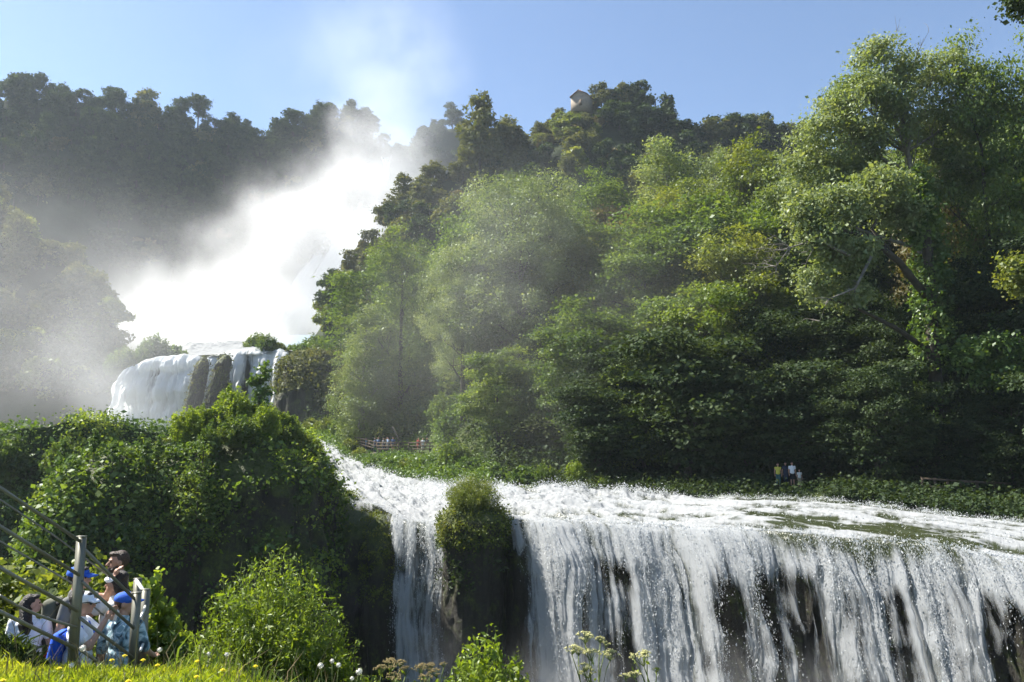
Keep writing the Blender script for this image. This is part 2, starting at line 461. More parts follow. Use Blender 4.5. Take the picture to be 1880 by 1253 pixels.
# ------------------------------------------------------------------ river
pxs = np.linspace(548, 2080, 900)
Fp, Bp = Fc(pxs), Bc(pxs)
v = np.linspace(0, 1, 260); NV = len(v)
Pr = Fp[:, None] * (1 - v[None, :, None]) + Bp[:, None] * v[None, :, None]
bul = .55 * sstep(1150, 1500, pxs)[:, None]
Pr[..., 2] += bul * np.sin(v * math.pi)[None] ** .8
ulen = np.concatenate([[0], np.cumsum(np.linalg.norm(np.diff(Bp, axis=0), axis=1))])
vlen = np.linalg.norm(Fp - Bp, axis=1)
U = ulen[:, None] + 0 * v[None]; V = vlen[:, None] * v[None]
rapid = 1 - .72 * sstep(900, 1500, pxs)
fx, fy_ = .62, -.78
pp = np.stack([(Pr[..., 0] * fx + Pr[..., 1] * fy_) * .22, (Pr[..., 0] * -fy_ + Pr[..., 1] * fx) * .62, 0 * U], -1)
wav = fbm(pp, 5, .5)
ridge = 1 - np.abs(fbm(pp * 1.9 + 9, 4, .55)) * 1.7
edge = np.sin(np.clip(v, 0, 1) * math.pi)[None] ** .3
big = np.sin(V * 1.15 + 1.5 * fbm(pp * .35, 2)) * .16
Pr[..., 2] += rapid[:, None] * (.46 * wav + .30 * ridge + big) * (.35 + .65 * edge) * (1 - sstep(.9, 1.0, v))[None] - .1
# the far rim throws up a ragged crest
Pr[..., 2] += (np.exp(-((v - .05) / .05) ** 2))[None] * (.22 + .35 * np.abs(fbm(np.stack([U * 1.3, 0 * U, 0 * U + 3], -1), 4))) * (1 - .5 * sstep(1250, 1450, pxs))[:, None]
rpx, rpy = px_of(Pr[..., 0], Pr[..., 1], Pr[..., 2])
gl_c = np.interp(rpx, [1280, 1330, 1450, 1550, 1700, 1830, 1900], [938, 943, 957, 968, 980, 1000, 1018]); gl_w = np.interp(rpx, [1280, 1400, 1500, 1700, 1850], [2, 7, 12, 10, 5])
gst = fbm(np.stack([(Pr[..., 0] * .62 - Pr[..., 1] * .78) * .25, (Pr[..., 0] * .78 + Pr[..., 1] * .62) * 1.6, 0 * U + 6], -1), 4)
glide = (.8 + 1.1 * gst) * np.exp(-((rpy - gl_c + 10 * fbm(np.stack([U * .35, V * .5, 0 * U + 2], -1), 3)) / gl_w) ** 2) * sstep(1290, 1420, rpx) * (1 - sstep(1800, 1880, rpx))
glide_old = sstep(1330, 1470, pxs)[:, None] * sstep(.34, .5, v + .05 * fbm(np.stack([U * .5, V, 0 * U], -1), 3)) * (1 - .75 * sstep(1780, 1900, pxs)[:, None])
far_shade = sstep(1330, 1450, pxs)[:, None] * (1 - sstep(.12, .25, v))[None]  # tree shadow along the far water, put in as darker, thinner foam
foam = .62 - .05 * sstep(1000, 1300, rpx) + .24 * wav + .10 * (ridge - .5) - .40 * glide - .26 * far_shade
foam += .08 * sstep(1000, 700, pxs)[:, None]
RIV = Pr
sheet('river_water', Pr, M['river'], va={'foam': foam.ravel()}, uv=np.stack([U, V], -1).reshape(-1, 2))

# ------------------------------------------------------------------ rock bodies
def rock_column(name, c, rx, ry, ztop, zbot, seed, rough=.16, nu=120, nv=90, sq=2.6, dome=.18, lean=(0, 0), material='rock', parent=None, bulge=.12):
    th = np.arange(nu + 1) * 2 * math.pi / nu
    k = np.linspace(0, 1, nv)
    H = ztop - zbot
    prof = np.where(k < dome, np.sqrt(np.clip(1 - (1 - k / dome) ** 2, 0, 1)), 1 + bulge * np.sin((k - dome) / (1 - dome) * math.pi * 1.3))
    zz = ztop - H * np.where(k < dome, k * .75, dome * .75 + (k - dome) / (1 - dome) * (1 - dome * .75))
    cs, sn = np.cos(th), np.sin(th)
    rr = 1 / (np.abs(cs) ** sq + np.abs(sn) ** sq) ** (1 / sq)
    P = np.zeros((nu + 1, nv, 3))
    P[..., 0] = rr[:, None] * cs[:, None] * prof * rx; P[..., 1] = rr[:, None] * sn[:, None] * prof * ry
    P[..., 2] = zz[None]
    q = P * np.array([1, 1, .3])
    n = fbm(q * (1.6 / max(rx, ry)) + seed, 3) * 1.0 + .5 * fbm(q * (5 / max(rx, ry)) + seed, 4)
    s = 1 + rough * n * np.minimum(1, k * 5)[None]
    P[..., 0] *= s; P[..., 1] *= s; P[..., 2] += rough * .5 * rx * perlin(P * .8 + seed) * (k < .5)[None]
    P[-1] = P[0]
    P[..., 0] += lean[0] * k; P[..., 1] += lean[1] * k
    P = P + np.array([c[0], c[1], 0])
    me = np_mesh(name, P.reshape(-1, 3), grid_faces(nu + 1, nv)[:, ::-1], (M[material],), True)
    o = link(name, me, parent)
    return o, P

def ivy_points(P, n, seed, front=True, gap=0.0, scale=.4, zmin=-99, nx_max=9):
    """points and outward directions over a rock surface, in patches"""
    rng = np.random.default_rng(seed)
    a = P[1:, :-1] - P[:-1, :-1]; b = P[:-1, 1:] - P[:-1, :-1]
    nn = np.cross(b, a); A = np.linalg.norm(nn, axis=-1); N_ = nrm(nn)
    cen = P[:-1, :-1].mean((0, 1))
    ok = A * (fbm(P[:-1, :-1] * scale + seed, 3) > gap) * (P[:-1, :-1, 2] > zmin)
    ok = ok * ((N_[..., 0] < nx_max) | (N_[..., 2] > .55))
    if front: ok = ok * ((N_[..., 1] < .35) | (N_[..., 2] > .3))
    pr = (ok / ok.sum()).ravel(); k = rng.choice(len(pr), n, p=pr)
    return P[:-1, :-1].reshape(-1, 3)[k] + rng.normal(size=(n, 3)) * .12, N_.reshape(-1, 3)[k]

def foliage_obj(name, p, nrml, m, spread, leaf, material, seed, up=.5, aspect=.65, parent=None, flat=.8):
    rng = np.random.default_rng(seed)
    ct = np.clip(.5 + .5 * fbm(p * .5 + seed, 2) + rng.normal(size=len(p)) * .1, 0, 1)
    v, f, t = clumps(p + nrml * spread * .6, m, spread, leaf, rng, up, flat, aspect, ct, nrml)
    return link(name, np_mesh(name, v, f, (M[material],), face_attr={'tint': t}), parent)

def rock_thing(name, label, cat, cols, group=None):
    e = empty(name, (0, 0, 0)); tag(e, label, cat, group); out = []
    for q in cols:
        o, P = rock_column('rock_face', parent=e, **q); out.append(P)
    return e, out

# mossy rock between the two falls
c = at(872, 935, 46.4)
isl, islP = rock_thing('rock_outcrop', 'dark overhanging rock crowned with a feathery bush, splitting the brink of the falls', 'rock',
    [dict(c=c, rx=1.8, ry=1.9, ztop=at(868, 928, 46.4)[2], zbot=-22, seed=3, rough=.13, bulge=-.03, lean=(.25, -.5), dome=.06, sq=3.4)])
# cliff under the trickle, left of the narrow chute
c1, c2, c3 = at(652, 930, 50), at(698, 935, 49.2), at(600, 920, 52.5)
clf, clfP = rock_thing('mossy_cliff', 'dark dripping cliff with two mossy humps beside the narrow chute', 'cliff',
    [dict(c=c1, rx=1.9, ry=2.2, ztop=at(655, 938, 50)[2], zbot=-22, seed=8, rough=.2, lean=(.4, -1.2), dome=.14),
     dict(c=c2, rx=1.1, ry=1.9, ztop=at(705, 944, 49)[2], zbot=-22, seed=11, rough=.14, lean=(.9, -1.6), dome=.2),
     dict(c=c3, rx=2.6, ry=3.4, ztop=at(600, 902, 52)[2], zbot=-22, seed=14, rough=.2, lean=(.5, -2), dome=.12)])
# ------------------------------------------------------------------ the falls
def fall_dir(px):
    a = np.interp(px, [600, 760, 950, 1300, 1700, 2100], [.05, .12, .42, .36, .34, .1])
    return nrm(np.stack([a, -np.ones_like(a), 0 * a], -1))

def fall_sheet(px0, px1, nu, nv, length, seed, cover_fn, name, label, layers=2, out_s=1.0, rise=0.0, mat_='fall', curl=1.35, width_noise=.85, spray_n=26000, spray_size=.026, col_gap=1.0):
    top = tag(empty(name), label, 'waterfall')
    pxs = np.linspace(px0, px1, nu); B = Bc(pxs); B[:, 2] += rise - .1
    ul = np.concatenate([[0], np.cumsum(np.linalg.norm(np.diff(B, axis=0), axis=1))])
    D = fall_dir(pxs) ; s = np.linspace(0, 1, nv) ** 1.15 * length
    rng = np.random.default_rng(seed)
    for k in range(layers):
        d = (curl * (1 - np.exp(-s / 2.0)) + .10 * s) * out_s - k * .55
        drop = s * s / (s + 1.5)
        P = B[:, None] + D[:, None] * d[None, :, None]; P[..., 2] -= drop[None]
        Uc = ul[:, None] + 0 * s[None]; Sc = s[None] + 0 * Uc
        Ud = Uc + .45 * fbm(np.stack([Uc * .35, Sc * .22, 0 * Uc + 8], -1), 3)
        coln = fbm(np.stack([Ud * .5, Sc * .035, 0 * Uc + seed + k], -1), 3)
        fine = fbm(np.stack([Ud * 2.2, Sc * .11, 0 * Uc + seed + 5 + k], -1), 4, .55)
        ledge = fbm(np.stack([Uc * .35, Sc * .5, 0 * Uc + seed + 11], -1), 3)
        amt = np.minimum(1, s / 2.5)[None]
        P = P + D[:, None] * (amt * (width_noise * coln + .26 * fine + .2 * ledge))[..., None]
        P[..., 2] += .10 * fbm(np.stack([Uc * 1.5, Sc * 1.5, 0 * Uc], -1), 3) * (1 - amt) * sstep(0, .8, s)[None]
        cov = cover_fn(pxs, s, Uc, Sc, k) + (.24 * coln + .13 * fine + .12 * ledge) * amt * col_gap
        foam = .64 + .2 * coln + .12 * fine - .3 * sstep(1330, 1470, pxs)[:, None] * (1 - sstep(.2, 2.2, s + .5 * coln[:, :1]))* (1 - .6 * sstep(1600, 1760, pxs)[:, None])
        sheet('water_sheet' if k == 0 else 'inner_sheet', P, M[mat_], kind=None, parent=top, va={'foam': foam.ravel(), 'cover': cov.ravel()}, uv=np.stack([Uc, Sc + seed * 3.3 + 7 * k], -1).reshape(-1, 2))
        if k == 0: P0, C0, F0 = P, cov, fine
    # droplets thrown off the sheet
    if spray_n:
        rope = fbm(np.stack([Ud * 3.4, Sc * .14, 0 * Uc + seed + 21], -1), 3)
        w = np.clip(C0 - .38, .006, 1) ** 1.4 * (.3 + amt) * (.06 + sstep(-.1, .6, rope + .5 * F0)); pr = (w / w.sum()).ravel()
        q = rng.choice(len(pr), spray_n, p=pr); c = P0.reshape(-1, 3)[q]
        Dk = np.repeat(D, nv, 0)[q]
        c = c + Dk * np.abs(rng.normal(size=(spray_n, 1))) * .22 + rng.normal(size=(spray_n, 3)) * np.array([.12, .12, .16])
        nor = nrm(rng.normal(size=(spray_n, 3)) + Dk)
        sz = spray_size * rng.lognormal(0, .45, (spray_n, 1))
        t = nrm(np.array([[.1, -.1, -1.]]) + rng.normal(size=(spray_n, 3)) * .35); b = nrm(np.cross(nor, t))
        v = np.stack([c - t * sz, c + b * sz * .4, c + t * sz, c - b * sz * .4], 1).reshape(-1, 3)
        o = link('spray', np_mesh('spray', v, np.arange(4 * spray_n).reshape(-1, 4), (M['spray'],)), top); o['kind'] = 'stuff'
    return top, P0, D

CP = [930, 960, 1000, 1025, 1060, 1090, 1120, 1150, 1180, 1230, 1262, 1285, 1310, 1335, 1370, 1400, 1425, 1455, 1480, 1505, 1530, 1550, 1575, 1600, 1640, 1670, 1695, 1715, 1740, 1765, 1790, 1830, 1850, 1880, 2100]
CV = [.30, .62, .60, .40, .66, .50, .40, .62, .78, .72, .36, .28, .46, .56, .42, .54, .30, .34, .74, .58, .40, .78, .60, .44, .66, .60, .42, .52, .66, .42, .36, .34, .5, .68, .7]
def cover_main(pxs, s, Uc, Sc, k):
    c = np.interp(pxs, CP, CV)[:, None] + .07
    body = sstep(.6, 3.6, s)[None]
    cov = .95 * (1 - body) + body * (c - .04)
    cov = cov - .03 * np.clip(Sc - 4, 0, 8) / 8
    if k: cov = cov - .08
    return cov
main, mainP, mainD = fall_sheet(934, 2080, 620, 230, 19, 4, cover_main, 'waterfall', 'broad white waterfall spilling over the wide brink in ragged curtains', spray_n=100000)
def cover_chute(pxs, s, Uc, Sc, k):
    e = np.minimum((pxs - 708) / 26, (846 - pxs) / 30); e = np.clip(e, 0, 1)[:, None]
    mid = np.exp(-((pxs - 774) / 38) ** 2)[:, None]
    c = .36 + .36 * mid
    body = sstep(.8, 4, s)[None]
    return (.9 * (1 - body) + body * c) * (.4 + .6 * e) - (.07 if k else 0)
chute, chP, chD = fall_sheet(708, 846, 140, 230, 20, 9, cover_chute, 'waterfall', 'narrow white chute of water between the mossy cliff and the dark rock', spray_n=26000, curl=1.5, width_noise=.35)
def cover_trick(pxs, s, Uc, Sc, k):
    c = np.interp(pxs, [596, 612, 628, 645, 660, 676, 700], [.2, .5, .36, .52, .34, .3, .1])[:, None]
    return c - .022 * Sc - (.1 if k else 0) + .25 * (1 - sstep(.3, 2, s))[None]
trick, trP, trD = fall_sheet(596, 700, 90, 160, 12, 15, cover_trick, 'waterfall', 'thin veil of trickling water at the left end of the brink', layers=1, spray_n=4000, spray_size=.025, curl=1.8, width_noise=.2)

# wet wall behind the main curtain
pxs = np.linspace(588, 2085, 420); B = Bc(pxs); D = fall_dir(pxs)
s = np.concatenate([np.linspace(-2.5, 0, 8)[:-1], np.linspace(0, 22, 140)])
sp = np.maximum(s, 0)
d = np.where(s < 0, s, 1.2 * (1 - np.exp(-sp / 2.0)) + .05 * sp) - 1.15; dz = np.where(s < 0, .45, .45 + sp * sp / (sp + 1.5))
P = B[:, None] + D[:, None] * d[None, :, None]; P[..., 2] -= dz[None]
ul = np.concatenate([[0], np.cumsum(np.linalg.norm(np.diff(B, axis=0), axis=1))])
q = np.stack([ul[:, None] + 0 * s[None], .3 * s[None] + 0 * ul[:, None], 0 * ul[:, None] + 0 * s[None]], -1)
P += D[:, None] * ((.55 * fbm(q * .6, 3) + .3 * fbm(q * 2.2, 4)) * np.clip((s + .5) / 2, 0, 1)[None])[..., None]
wl = tag(empty('falls_cliff'), 'dark wet rock wall showing through gaps in the broad waterfall', 'cliff')
sheet('rock_face', P, M['rock'], kind=None, parent=wl)

# spray flying off the river surface and along the far rim
rng = np.random.default_rng(21)
def river_spray(n, px0, px1, vmax, hgt, size):
    iu = rng.integers(int((px0 - 548) / (2080 - 548) * 899), int((px1 - 548) / (2080 - 548) * 899), n); iv = (np.abs(rng.normal(size=n)) * vmax * NV).astype(int).clip(0, NV - 1)
    clus = perlin(np.stack([iu * .06, iv * .05, 0 * iu + .5], -1)); keep = clus > rng.uniform(-.4, .6, n)
    c = RIV[iu, iv][keep]; m_ = len(c)
    c = c + rng.normal(size=(m_, 3)) * np.array([.1, .1, 0]) + np.array([0, 0, 1]) * np.abs(rng.normal(size=(m_, 1))) * hgt
    nor = nrm(rng.normal(size=(m_, 3)))
    return leaf_quads(c, nor, size, rng, .8)
vs, fs, n0 = [], [], 0
for a in ((16000, 600, 1250, .05, .24, .07), (14000, 1250, 1900, .04, .14, .05), (22000, 600, 1900, .9, .10, .055), (9000, 600, 950, .5, .3, .08)):
    v_, f_ = river_spray(*a); vs.append(v_); fs.append(f_ + n0); n0 += len(v_)
o = link('river_spray', np_mesh('river_spray', np.concatenate(vs), np.concatenate(fs), (M['spray'],))); o['kind'] = 'stuff'

# ------------------------------------------------------------------ promontory of tufa on the left, draped in green
prom, promP = rock_thing('vegetated_crag', 'big dark crag draped in ivy, its top thick with upright bushes', 'crag',
    [dict(c=at(440, 900, 47), rx=5.2, ry=5.0, ztop=at(440, 800, 47)[2], zbot=-24, seed=31, rough=.2, dome=.2, lean=(.6, -2), nu=150, nv=110),
     dict(c=at(545, 950, 49), rx=2.7, ry=3.8, ztop=at(545, 872, 49)[2], zbot=-24, seed=33, rough=.2, dome=.2, lean=(.6, -1.5)),
     dict(c=at(330, 950, 44), rx=3.2, ry=3.2, ztop=at(330, 828, 44)[2], zbot=-24, seed=35, rough=.22, dome=.22, lean=(-.2, -2.0))])
prom2, prom2P = rock_thing('ivy_mound', 'rounded mound curtained with hanging creeper, left of the tall crag', 'crag',
    [dict(c=at(205, 950, 42), rx=2.9, ry=2.7, ztop=at(205, 832, 42)[2], zbot=-24, seed=41, rough=.2, dome=.22, lean=(-.3, -1.5)),
     dict(c=at(140, 980, 40), rx=1.5, ry=1.8, ztop=at(140, 905, 40)[2], zbot=-24, seed=43, rough=.2, dome=.2)])
# long vegetated ridge behind it
pxs = np.linspace(-420, 560, 150)
top = atv(pxs, pchip(pxs, [-420, 0, 100, 200, 290, 420, 560], [800, 795, 785, 775, 790, 800, 800]), pchip(pxs, [-420, 0, 300, 560], [60, 62, 66, 72]))
k = np.linspace(0, 1, 70)
P = np.zeros((len(pxs), 70, 3))
back = np.clip((k - .0) / .25, 0, 1)
P[..., 0] = top[:, None, 0]; P[..., 1] = top[:, None, 1] + 10 - 10 * back[None] - 12 * np.clip((k - .25) / .75, 0, 1)[None] ** 1.4
P[..., 2] = top[:, None, 2] - 3.0 * (1 - back[None]) ** 2 - 26 * np.clip((k - .25) / .75, 0, 1)[None] ** 1.25
P += .9 * fbm(P * .16, 4)[..., None] * np.array([.3, -1, .5])
RDG = P
sheet('ridge_terrain', P, M['bank'], flip=True)

# ------------------------------------------------------------------ middle tier
mid_tab = [(150, 765, 140), (205, 730, 143), (235, 676, 147), (300, 655, 150), (370, 652, 152), (430, 646, 153), (480, 641, 153), (530, 645, 152), (560, 650, 152)]
mc = curve(mid_tab)
pxs = np.linspace(226, 532, 330); B = mc(pxs)
s = np.linspace(0, 26, 130)
ul = np.concatenate([[0], np.cumsum(np.linalg.norm(np.diff(B, axis=0), axis=1))])
Uc = ul[:, None] + 0 * s[None]; Sc = s[None] + 0 * Uc
mid = tag(empty('waterfall'), 'wide misty waterfall of the middle tier, cut by two dark rock ribs', 'waterfall')
for kk in (0, 1):
    D = nrm(np.stack([np.interp(pxs, [180, 300, 530], [-.12, -.05, .06]), -np.ones_like(pxs), 0 * pxs], -1))
    coln = fbm(np.stack([Uc * .3, Sc * .03, 0 * Uc + 3 + kk], -1), 3); fine = fbm(np.stack([Uc * .9, Sc * .15, 0 * Uc + kk], -1), 4)
    am = np.minimum(1, s / 5)[None]
    P = B[:, None] + D[:, None] * (3.2 * (1 - np.exp(-s / 3)) + .07 * s - kk * 1.2)[None, :, None]
    P[..., 2] -= (s * s / (s + 3))[None]
    P[..., 2] += (.9 * fbm(np.stack([Uc * .22, 0 * Sc, 0 * Uc + 31], -1), 4)) * (1 - .6 * am)
    led = fbm(np.stack([Uc * .16, Sc * .28, 0 * Uc + 14], -1), 3)
    P += D[:, None] * (am * (1.2 * coln + .7 * fine + 1.1 * led))[..., None]
    ribs = np.exp(-((pxs - 374) / 5) ** 2) * .5 + np.exp(-((pxs - 416) / 8) ** 2) * .6 + np.exp(-((pxs - 462) / 7) ** 2) * .25
    cov = (.74 - ribs)[:, None] + .22 * coln + .14 * fine + .1 * led - kk * .08 + .15 * (1 - am)
    sheet('water_sheet' if kk == 0 else 'inner_sheet', P, M['fall_far'], kind=None, parent=mid, va={'foam': (.74 + .1 * coln).ravel(), 'cover': cov.ravel()}, uv=np.stack([Uc, Sc + 40 * kk], -1).reshape(-1, 2))
mw, mwP = rock_thing('tier_cliff', 'mist-greyed cliff block with a green top, right of the middle waterfall', 'cliff',
    [dict(c=at(592, 700, 150), rx=7.2, ry=7, ztop=at(592, 652, 150)[2], zbot=-4, seed=51, rough=.16, dome=.16, lean=(.8, -1)),
     dict(c=at(640, 720, 146), rx=4.5, ry=5, ztop=at(640, 690, 146)[2], zbot=-4, seed=52, rough=.16, dome=.16)])
for lab, q in (('narrow dark rock rib parting the middle waterfall, the one nearer its long curtain', dict(c=at(376, 680, 145.5), rx=.6, ry=2.2, ztop=at(378, 657, 145.5)[2], zbot=4, seed=61, rough=.32, lean=(-1.6, -2.5), dome=.2)),
               ('broad dark rock rib parting the middle waterfall, the larger of the two', dict(c=at(416, 685, 145), rx=1.0, ry=2.4, ztop=at(418, 652, 145)[2], zbot=4, seed=62, rough=.32, lean=(-2.2, -2.5), dome=.2))):
    e = tag(empty('rock_rib'), lab, 'rock'); o, P_ = rock_column('rock_face', parent=e, **q)
    pp_, nn_ = ivy_points(P_[:, :60], 130, 64, True, -.3, .3); foliage_obj('moss', pp_, nn_, 14, .25, .28, 'leaf_olive', 65, .5, parent=e)
# back wall of the tier, the shelf above it
P = np.stack([atv(pxs, pchip(pxs, *zip(*[(a, b + 6) for a, b, _ in mid_tab])), 156) - np.array([0, 0, 1]) * h for h in np.linspace(0, 30, 20)], 1)
P += .8 * fbm(P * np.array([.2, .2, .06]), 4)[..., None] * np.array([0, 1, .2])
o = sheet('tier_wall', P, M['rock'], kind=None, flip=True); tag(o, 'wet rock wall behind the curtain of the middle waterfall', 'cliff')
px2 = np.linspace(-300, 700, 120)
P = np.stack([atv(px2, np.interp(px2, [-300, 150, 235, 530, 700], [775, 750, 668, 647, 654]) - a * 6, 152 + a * 70) for a in np.linspace(-.02, 1, 50)], 1)
P[..., 2] += .8 * fbm(P * .12, 4)
sheet('shelf_terrain', P, M['bank'])
# foaming pool above the middle tier
px2 = np.linspace(300, 545, 140)
P = np.stack([atv(px2, np.interp(px2, [300, 370, 430, 480, 545], [655.5, 652.5, 646.5, 641.5, 646]) - a * np.interp(px2, [300, 350, 450, 545], [3, 22, 18, 3]), np.interp(px2, [300, 370, 430, 545], [150, 152, 153, 152]) + a * 34) for a in np.linspace(0, 1, 70)], 1)
P[..., 2] += (.8 * np.abs(fbm(P * np.array([.4, .2, .2]), 5)) * np.linspace(0, 1, 70)[None] ** .5)
sheet('pool_water', P, M['river'], va={'foam': np.full(140 * 70, .74)}, uv=(P[..., :2].reshape(-1, 2) * .5))

# ------------------------------------------------------------------ hills
def hill(name, ridge, base, nu, nv, amp, seed, back=70, drop=30, pw=1.0, cl=.0):
    r, b = np.array(ridge, float), np.array(base, float)
    px = np.linspace(r[0, 0], r[-1, 0], nu)
    T = atv(px, pchip(px, r[:, 0], r[:, 1]), pchip(px, r[:, 0], r[:, 2])); Bs = atv(px, pchip(px, b[:, 0], b[:, 1]), pchip(px, b[:, 0], b[:, 2]))
    k = np.linspace(0, 1, nv)
    P = np.zeros((nu, nv, 3))
    hz = k ** pw; vz = k
    P[..., :2] = T[:, None, :2] + (Bs - T)[:, None, :2] * hz[None, :, None]
    P[..., 2] = T[:, None, 2] + (Bs - T)[:, None, 2] * vz[None]
    n = fbm(P * .022 + seed, 5, .52) * amp + fbm(P * .09 + seed, 3) * amp * .22
    P += n[..., None] * np.array([.15, -1, .35]) * np.minimum(1, k * 8 + .15)[None, :, None]
    kb = np.linspace(1, .12, 8)
    Bk = T[:, None] * np.ones((1, 8, 1)); away = nrm(T * np.array([1, 1, 0]))
    Bk = Bk + away[:, None] * (back * kb)[None, :, None] - np.array([0, 0, 1]) * (drop * kb ** 1.3)[None, :, None]
    full = np.concatenate([Bk, P], 1)
    sheet(name, full, M['hill'], flip=True)
    return P

LH = hill('left_hill', [(-520, 164, 265), (-100, 174, 270), (0, 186, 275), (60, 188, 278), (130, 202, 280), (200, 212, 282), (270, 222, 285), (330, 232, 287), (400, 246, 290), (450, 252, 292), (520, 246, 296), (600, 222, 300), (640, 226, 302), (680, 252, 304), (702, 298, 308), (716, 428, 316), (724, 608, 322)],
          [(-520, 700, 225), (0, 680, 236), (250, 660, 252), (500, 620, 278), (640, 600, 292), (724, 640, 318)], 180, 110, 6, 3.3, pw=.9)
NL = hill('near_slope', [(-520, 290, 172), (-100, 300, 172), (0, 385, 172), (60, 432, 171), (130, 486, 168), (180, 540, 164), (212, 600, 160), (236, 690, 156), (250, 760, 152)],
          [(-520, 800, 128), (0, 800, 136), (150, 790, 146), (250, 800, 158)], 110, 70, 4, 6.1, back=50, drop=20)
CH = hill('centre_hill', [(556, 652, 196), (585, 612, 203), (610, 565, 206), (650, 496, 208), (700, 436, 210), (760, 368, 213), (800, 335, 215), (840, 305, 217), (880, 290, 219), (940, 268, 222), (1000, 246, 224), (1050, 203, 225), (1090, 197, 226), (1150, 212, 226), (1230, 240, 226), (1300, 262, 226), (1400, 268, 225), (1600, 275, 222), (2300, 250, 210)],
          [(556, 662, 186), (585, 672, 178), (700, 720, 165), (900, 760, 150), (1300, 760, 140), (2300, 760, 130)], 190, 100, 5, 9.2, pw=1.05)
FN = hill('far_hill', [(600, 420, 390), (690, 330, 395), (712, 292, 398), (740, 276, 400), (790, 244, 405), (830, 238, 408), (920, 235, 410), (1000, 260, 410)],
          [(600, 560, 330), (700, 520, 340), (1000, 520, 340)], 60, 30, 5, 2.2)
# upper fall: leaps from the notch and breaks on ledges
up = tag(empty('waterfall'), 'tallest waterfall plunging from the notch in the skyline, lost in bright spray', 'waterfall')
cl = [(702, 284, 322, 7), (690, 330, 313, 9), (668, 380, 306, 11), (648, 420, 296, 14), (628, 470, 290, 17), (604, 520, 284, 21), (580, 570, 276, 25), (556, 622, 268, 30)]
C_ = np.array([np.append(at(a, b, c), w) for a, b, c, w in cl])
tk = np.linspace(0, len(cl) - 1, 120)
Cc = np.stack([pchip(tk, np.arange(len(cl)), C_[:, i]) for i in range(4)], -1)
wv = np.linspace(-1, 1, 70)
P = Cc[:, None, :3] + np.stack([.9 * wv, -.4 * wv * 0 - .3 * (1 - wv ** 2), 0 * wv], -1)[None] * Cc[:, None, 3:4]
Us = wv[None] * Cc[:, None, 3]; Vs = tk[:, None] * 16 + 0 * wv[None]
cn = fbm(np.stack([Us * .25, Vs * .02, 0 * Us], -1), 4); P[..., 1] -= 2 * cn
sheet('water_sheet', P, M['fall_far'], kind=None, parent=up, va={'foam': np.full(P.shape[:2], .78).ravel(), 'cover': (.78 + .2 * cn - .75 * np.abs(wv)[None] ** 2).ravel()}, uv=np.stack([Us, Vs], -1).reshape(-1, 2))
# ================================================================== trees
def lobes_round(h, r, n, seed, low=.35, flat=.8):
    """a broad crown: lobes spread over an egg between low*h and h"""
    g = np.random.default_rng(seed); out = []
    zc, hz = h * (1 + low) / 2, h * (1 - low) / 2
    for i in range(n):
        a = i * 2.4 + g.uniform(-.4, .4); k = (i + .5) / n
        z = zc + hz * (2 * k - 1) * .78
        w = r * math.sqrt(max(.08, 1 - (2 * k - 1) ** 2 * .8)) * .62
        rr = r * g.uniform(.36, .56)
        out.append(((w * math.cos(a), w * math.sin(a), z), (rr, rr, rr * flat)))
    return out
def lobes_tall(h, r, n, seed, low=.12, taper=.6):
    g = np.random.default_rng(seed); out = []
    for i in range(n):
        k = (i + .5) / n; a = i * 2.4
        w = r * (.55 * math.sin(math.pi * min(1, k * .8 + .18)) + .05)
        rr = r * (.62 - taper * .45 * k) * g.uniform(.85, 1.15)
        out.append(((w * math.cos(a), w * math.sin(a), h * (low + (1 - low) * k * .93)), (rr, rr, rr * 1.35)))
    return out

PROTO = {}
PROTO['poplar'] = make_tree(101, 27, lobes_tall(27, 5.6, 13, 1), .38, 340, 150, .62, .23, 'leaf_silver', 'bark_grey', .26, up=.6, flat=.8)
PROTO['poplar_b'] = make_tree(102, 27, lobes_tall(27, 6.2, 12, 5), .38, 330, 150, .62, .23, 'leaf_green', 'bark', .26, up=.6, flat=.7)
PROTO['willow'] = make_tree(103, 30, lobes_round(30, 8.6, 20, 3, .22), .5, 520, 150, .72, .22, 'leaf_silver', 'bark', .28, up=.6, inner=.5, flat=.6)
PROTO['maple'] = make_tree(104, 22, lobes_round(22, 7.2, 16, 4, .2), .42, 260, 210, .85, .25, 'leaf_green', 'bark', .3, up=1.1, aspect=.8, flat=.42)
PROTO['maple_b'] = make_tree(105, 18, lobes_round(18, 6.2, 14, 8, .18), .36, 210, 200, .8, .25, 'leaf_green', 'bark', .3, up=1.1, aspect=.8, flat=.42)
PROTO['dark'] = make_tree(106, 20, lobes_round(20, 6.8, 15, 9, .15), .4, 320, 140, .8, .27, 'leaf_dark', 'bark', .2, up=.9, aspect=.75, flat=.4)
PROTO['yellow'] = make_tree(107, 22, lobes_tall(22, 5.6, 12, 11, .15, .4), .35, 300, 150, .62, .23, 'leaf_yellow', 'bark', .26, up=.8, flat=.5)
PROTO['brown'] = make_tree(108, 16, lobes_round(16, 4.8, 10, 12, .2), .3, 220, 80, .6, .27, 'leaf_brown', 'bark', .22, up=.6, flat=.5)
PROTO['overhang'] = make_tree(109, 17, [((math.cos(a) * r_, math.sin(a) * r_ - 1.5, z_), (3.4, 3.4, 1.9)) for a, r_, z_ in [(k * 2.4, 3.6 * ((k % 5) / 4) ** .5, 4.0 + k * .8) for k in range(15)]], .36, 330, 95, .85, .34, 'leaf_dark', 'bark', .12, up=1.0, aspect=.8, flat=.35)

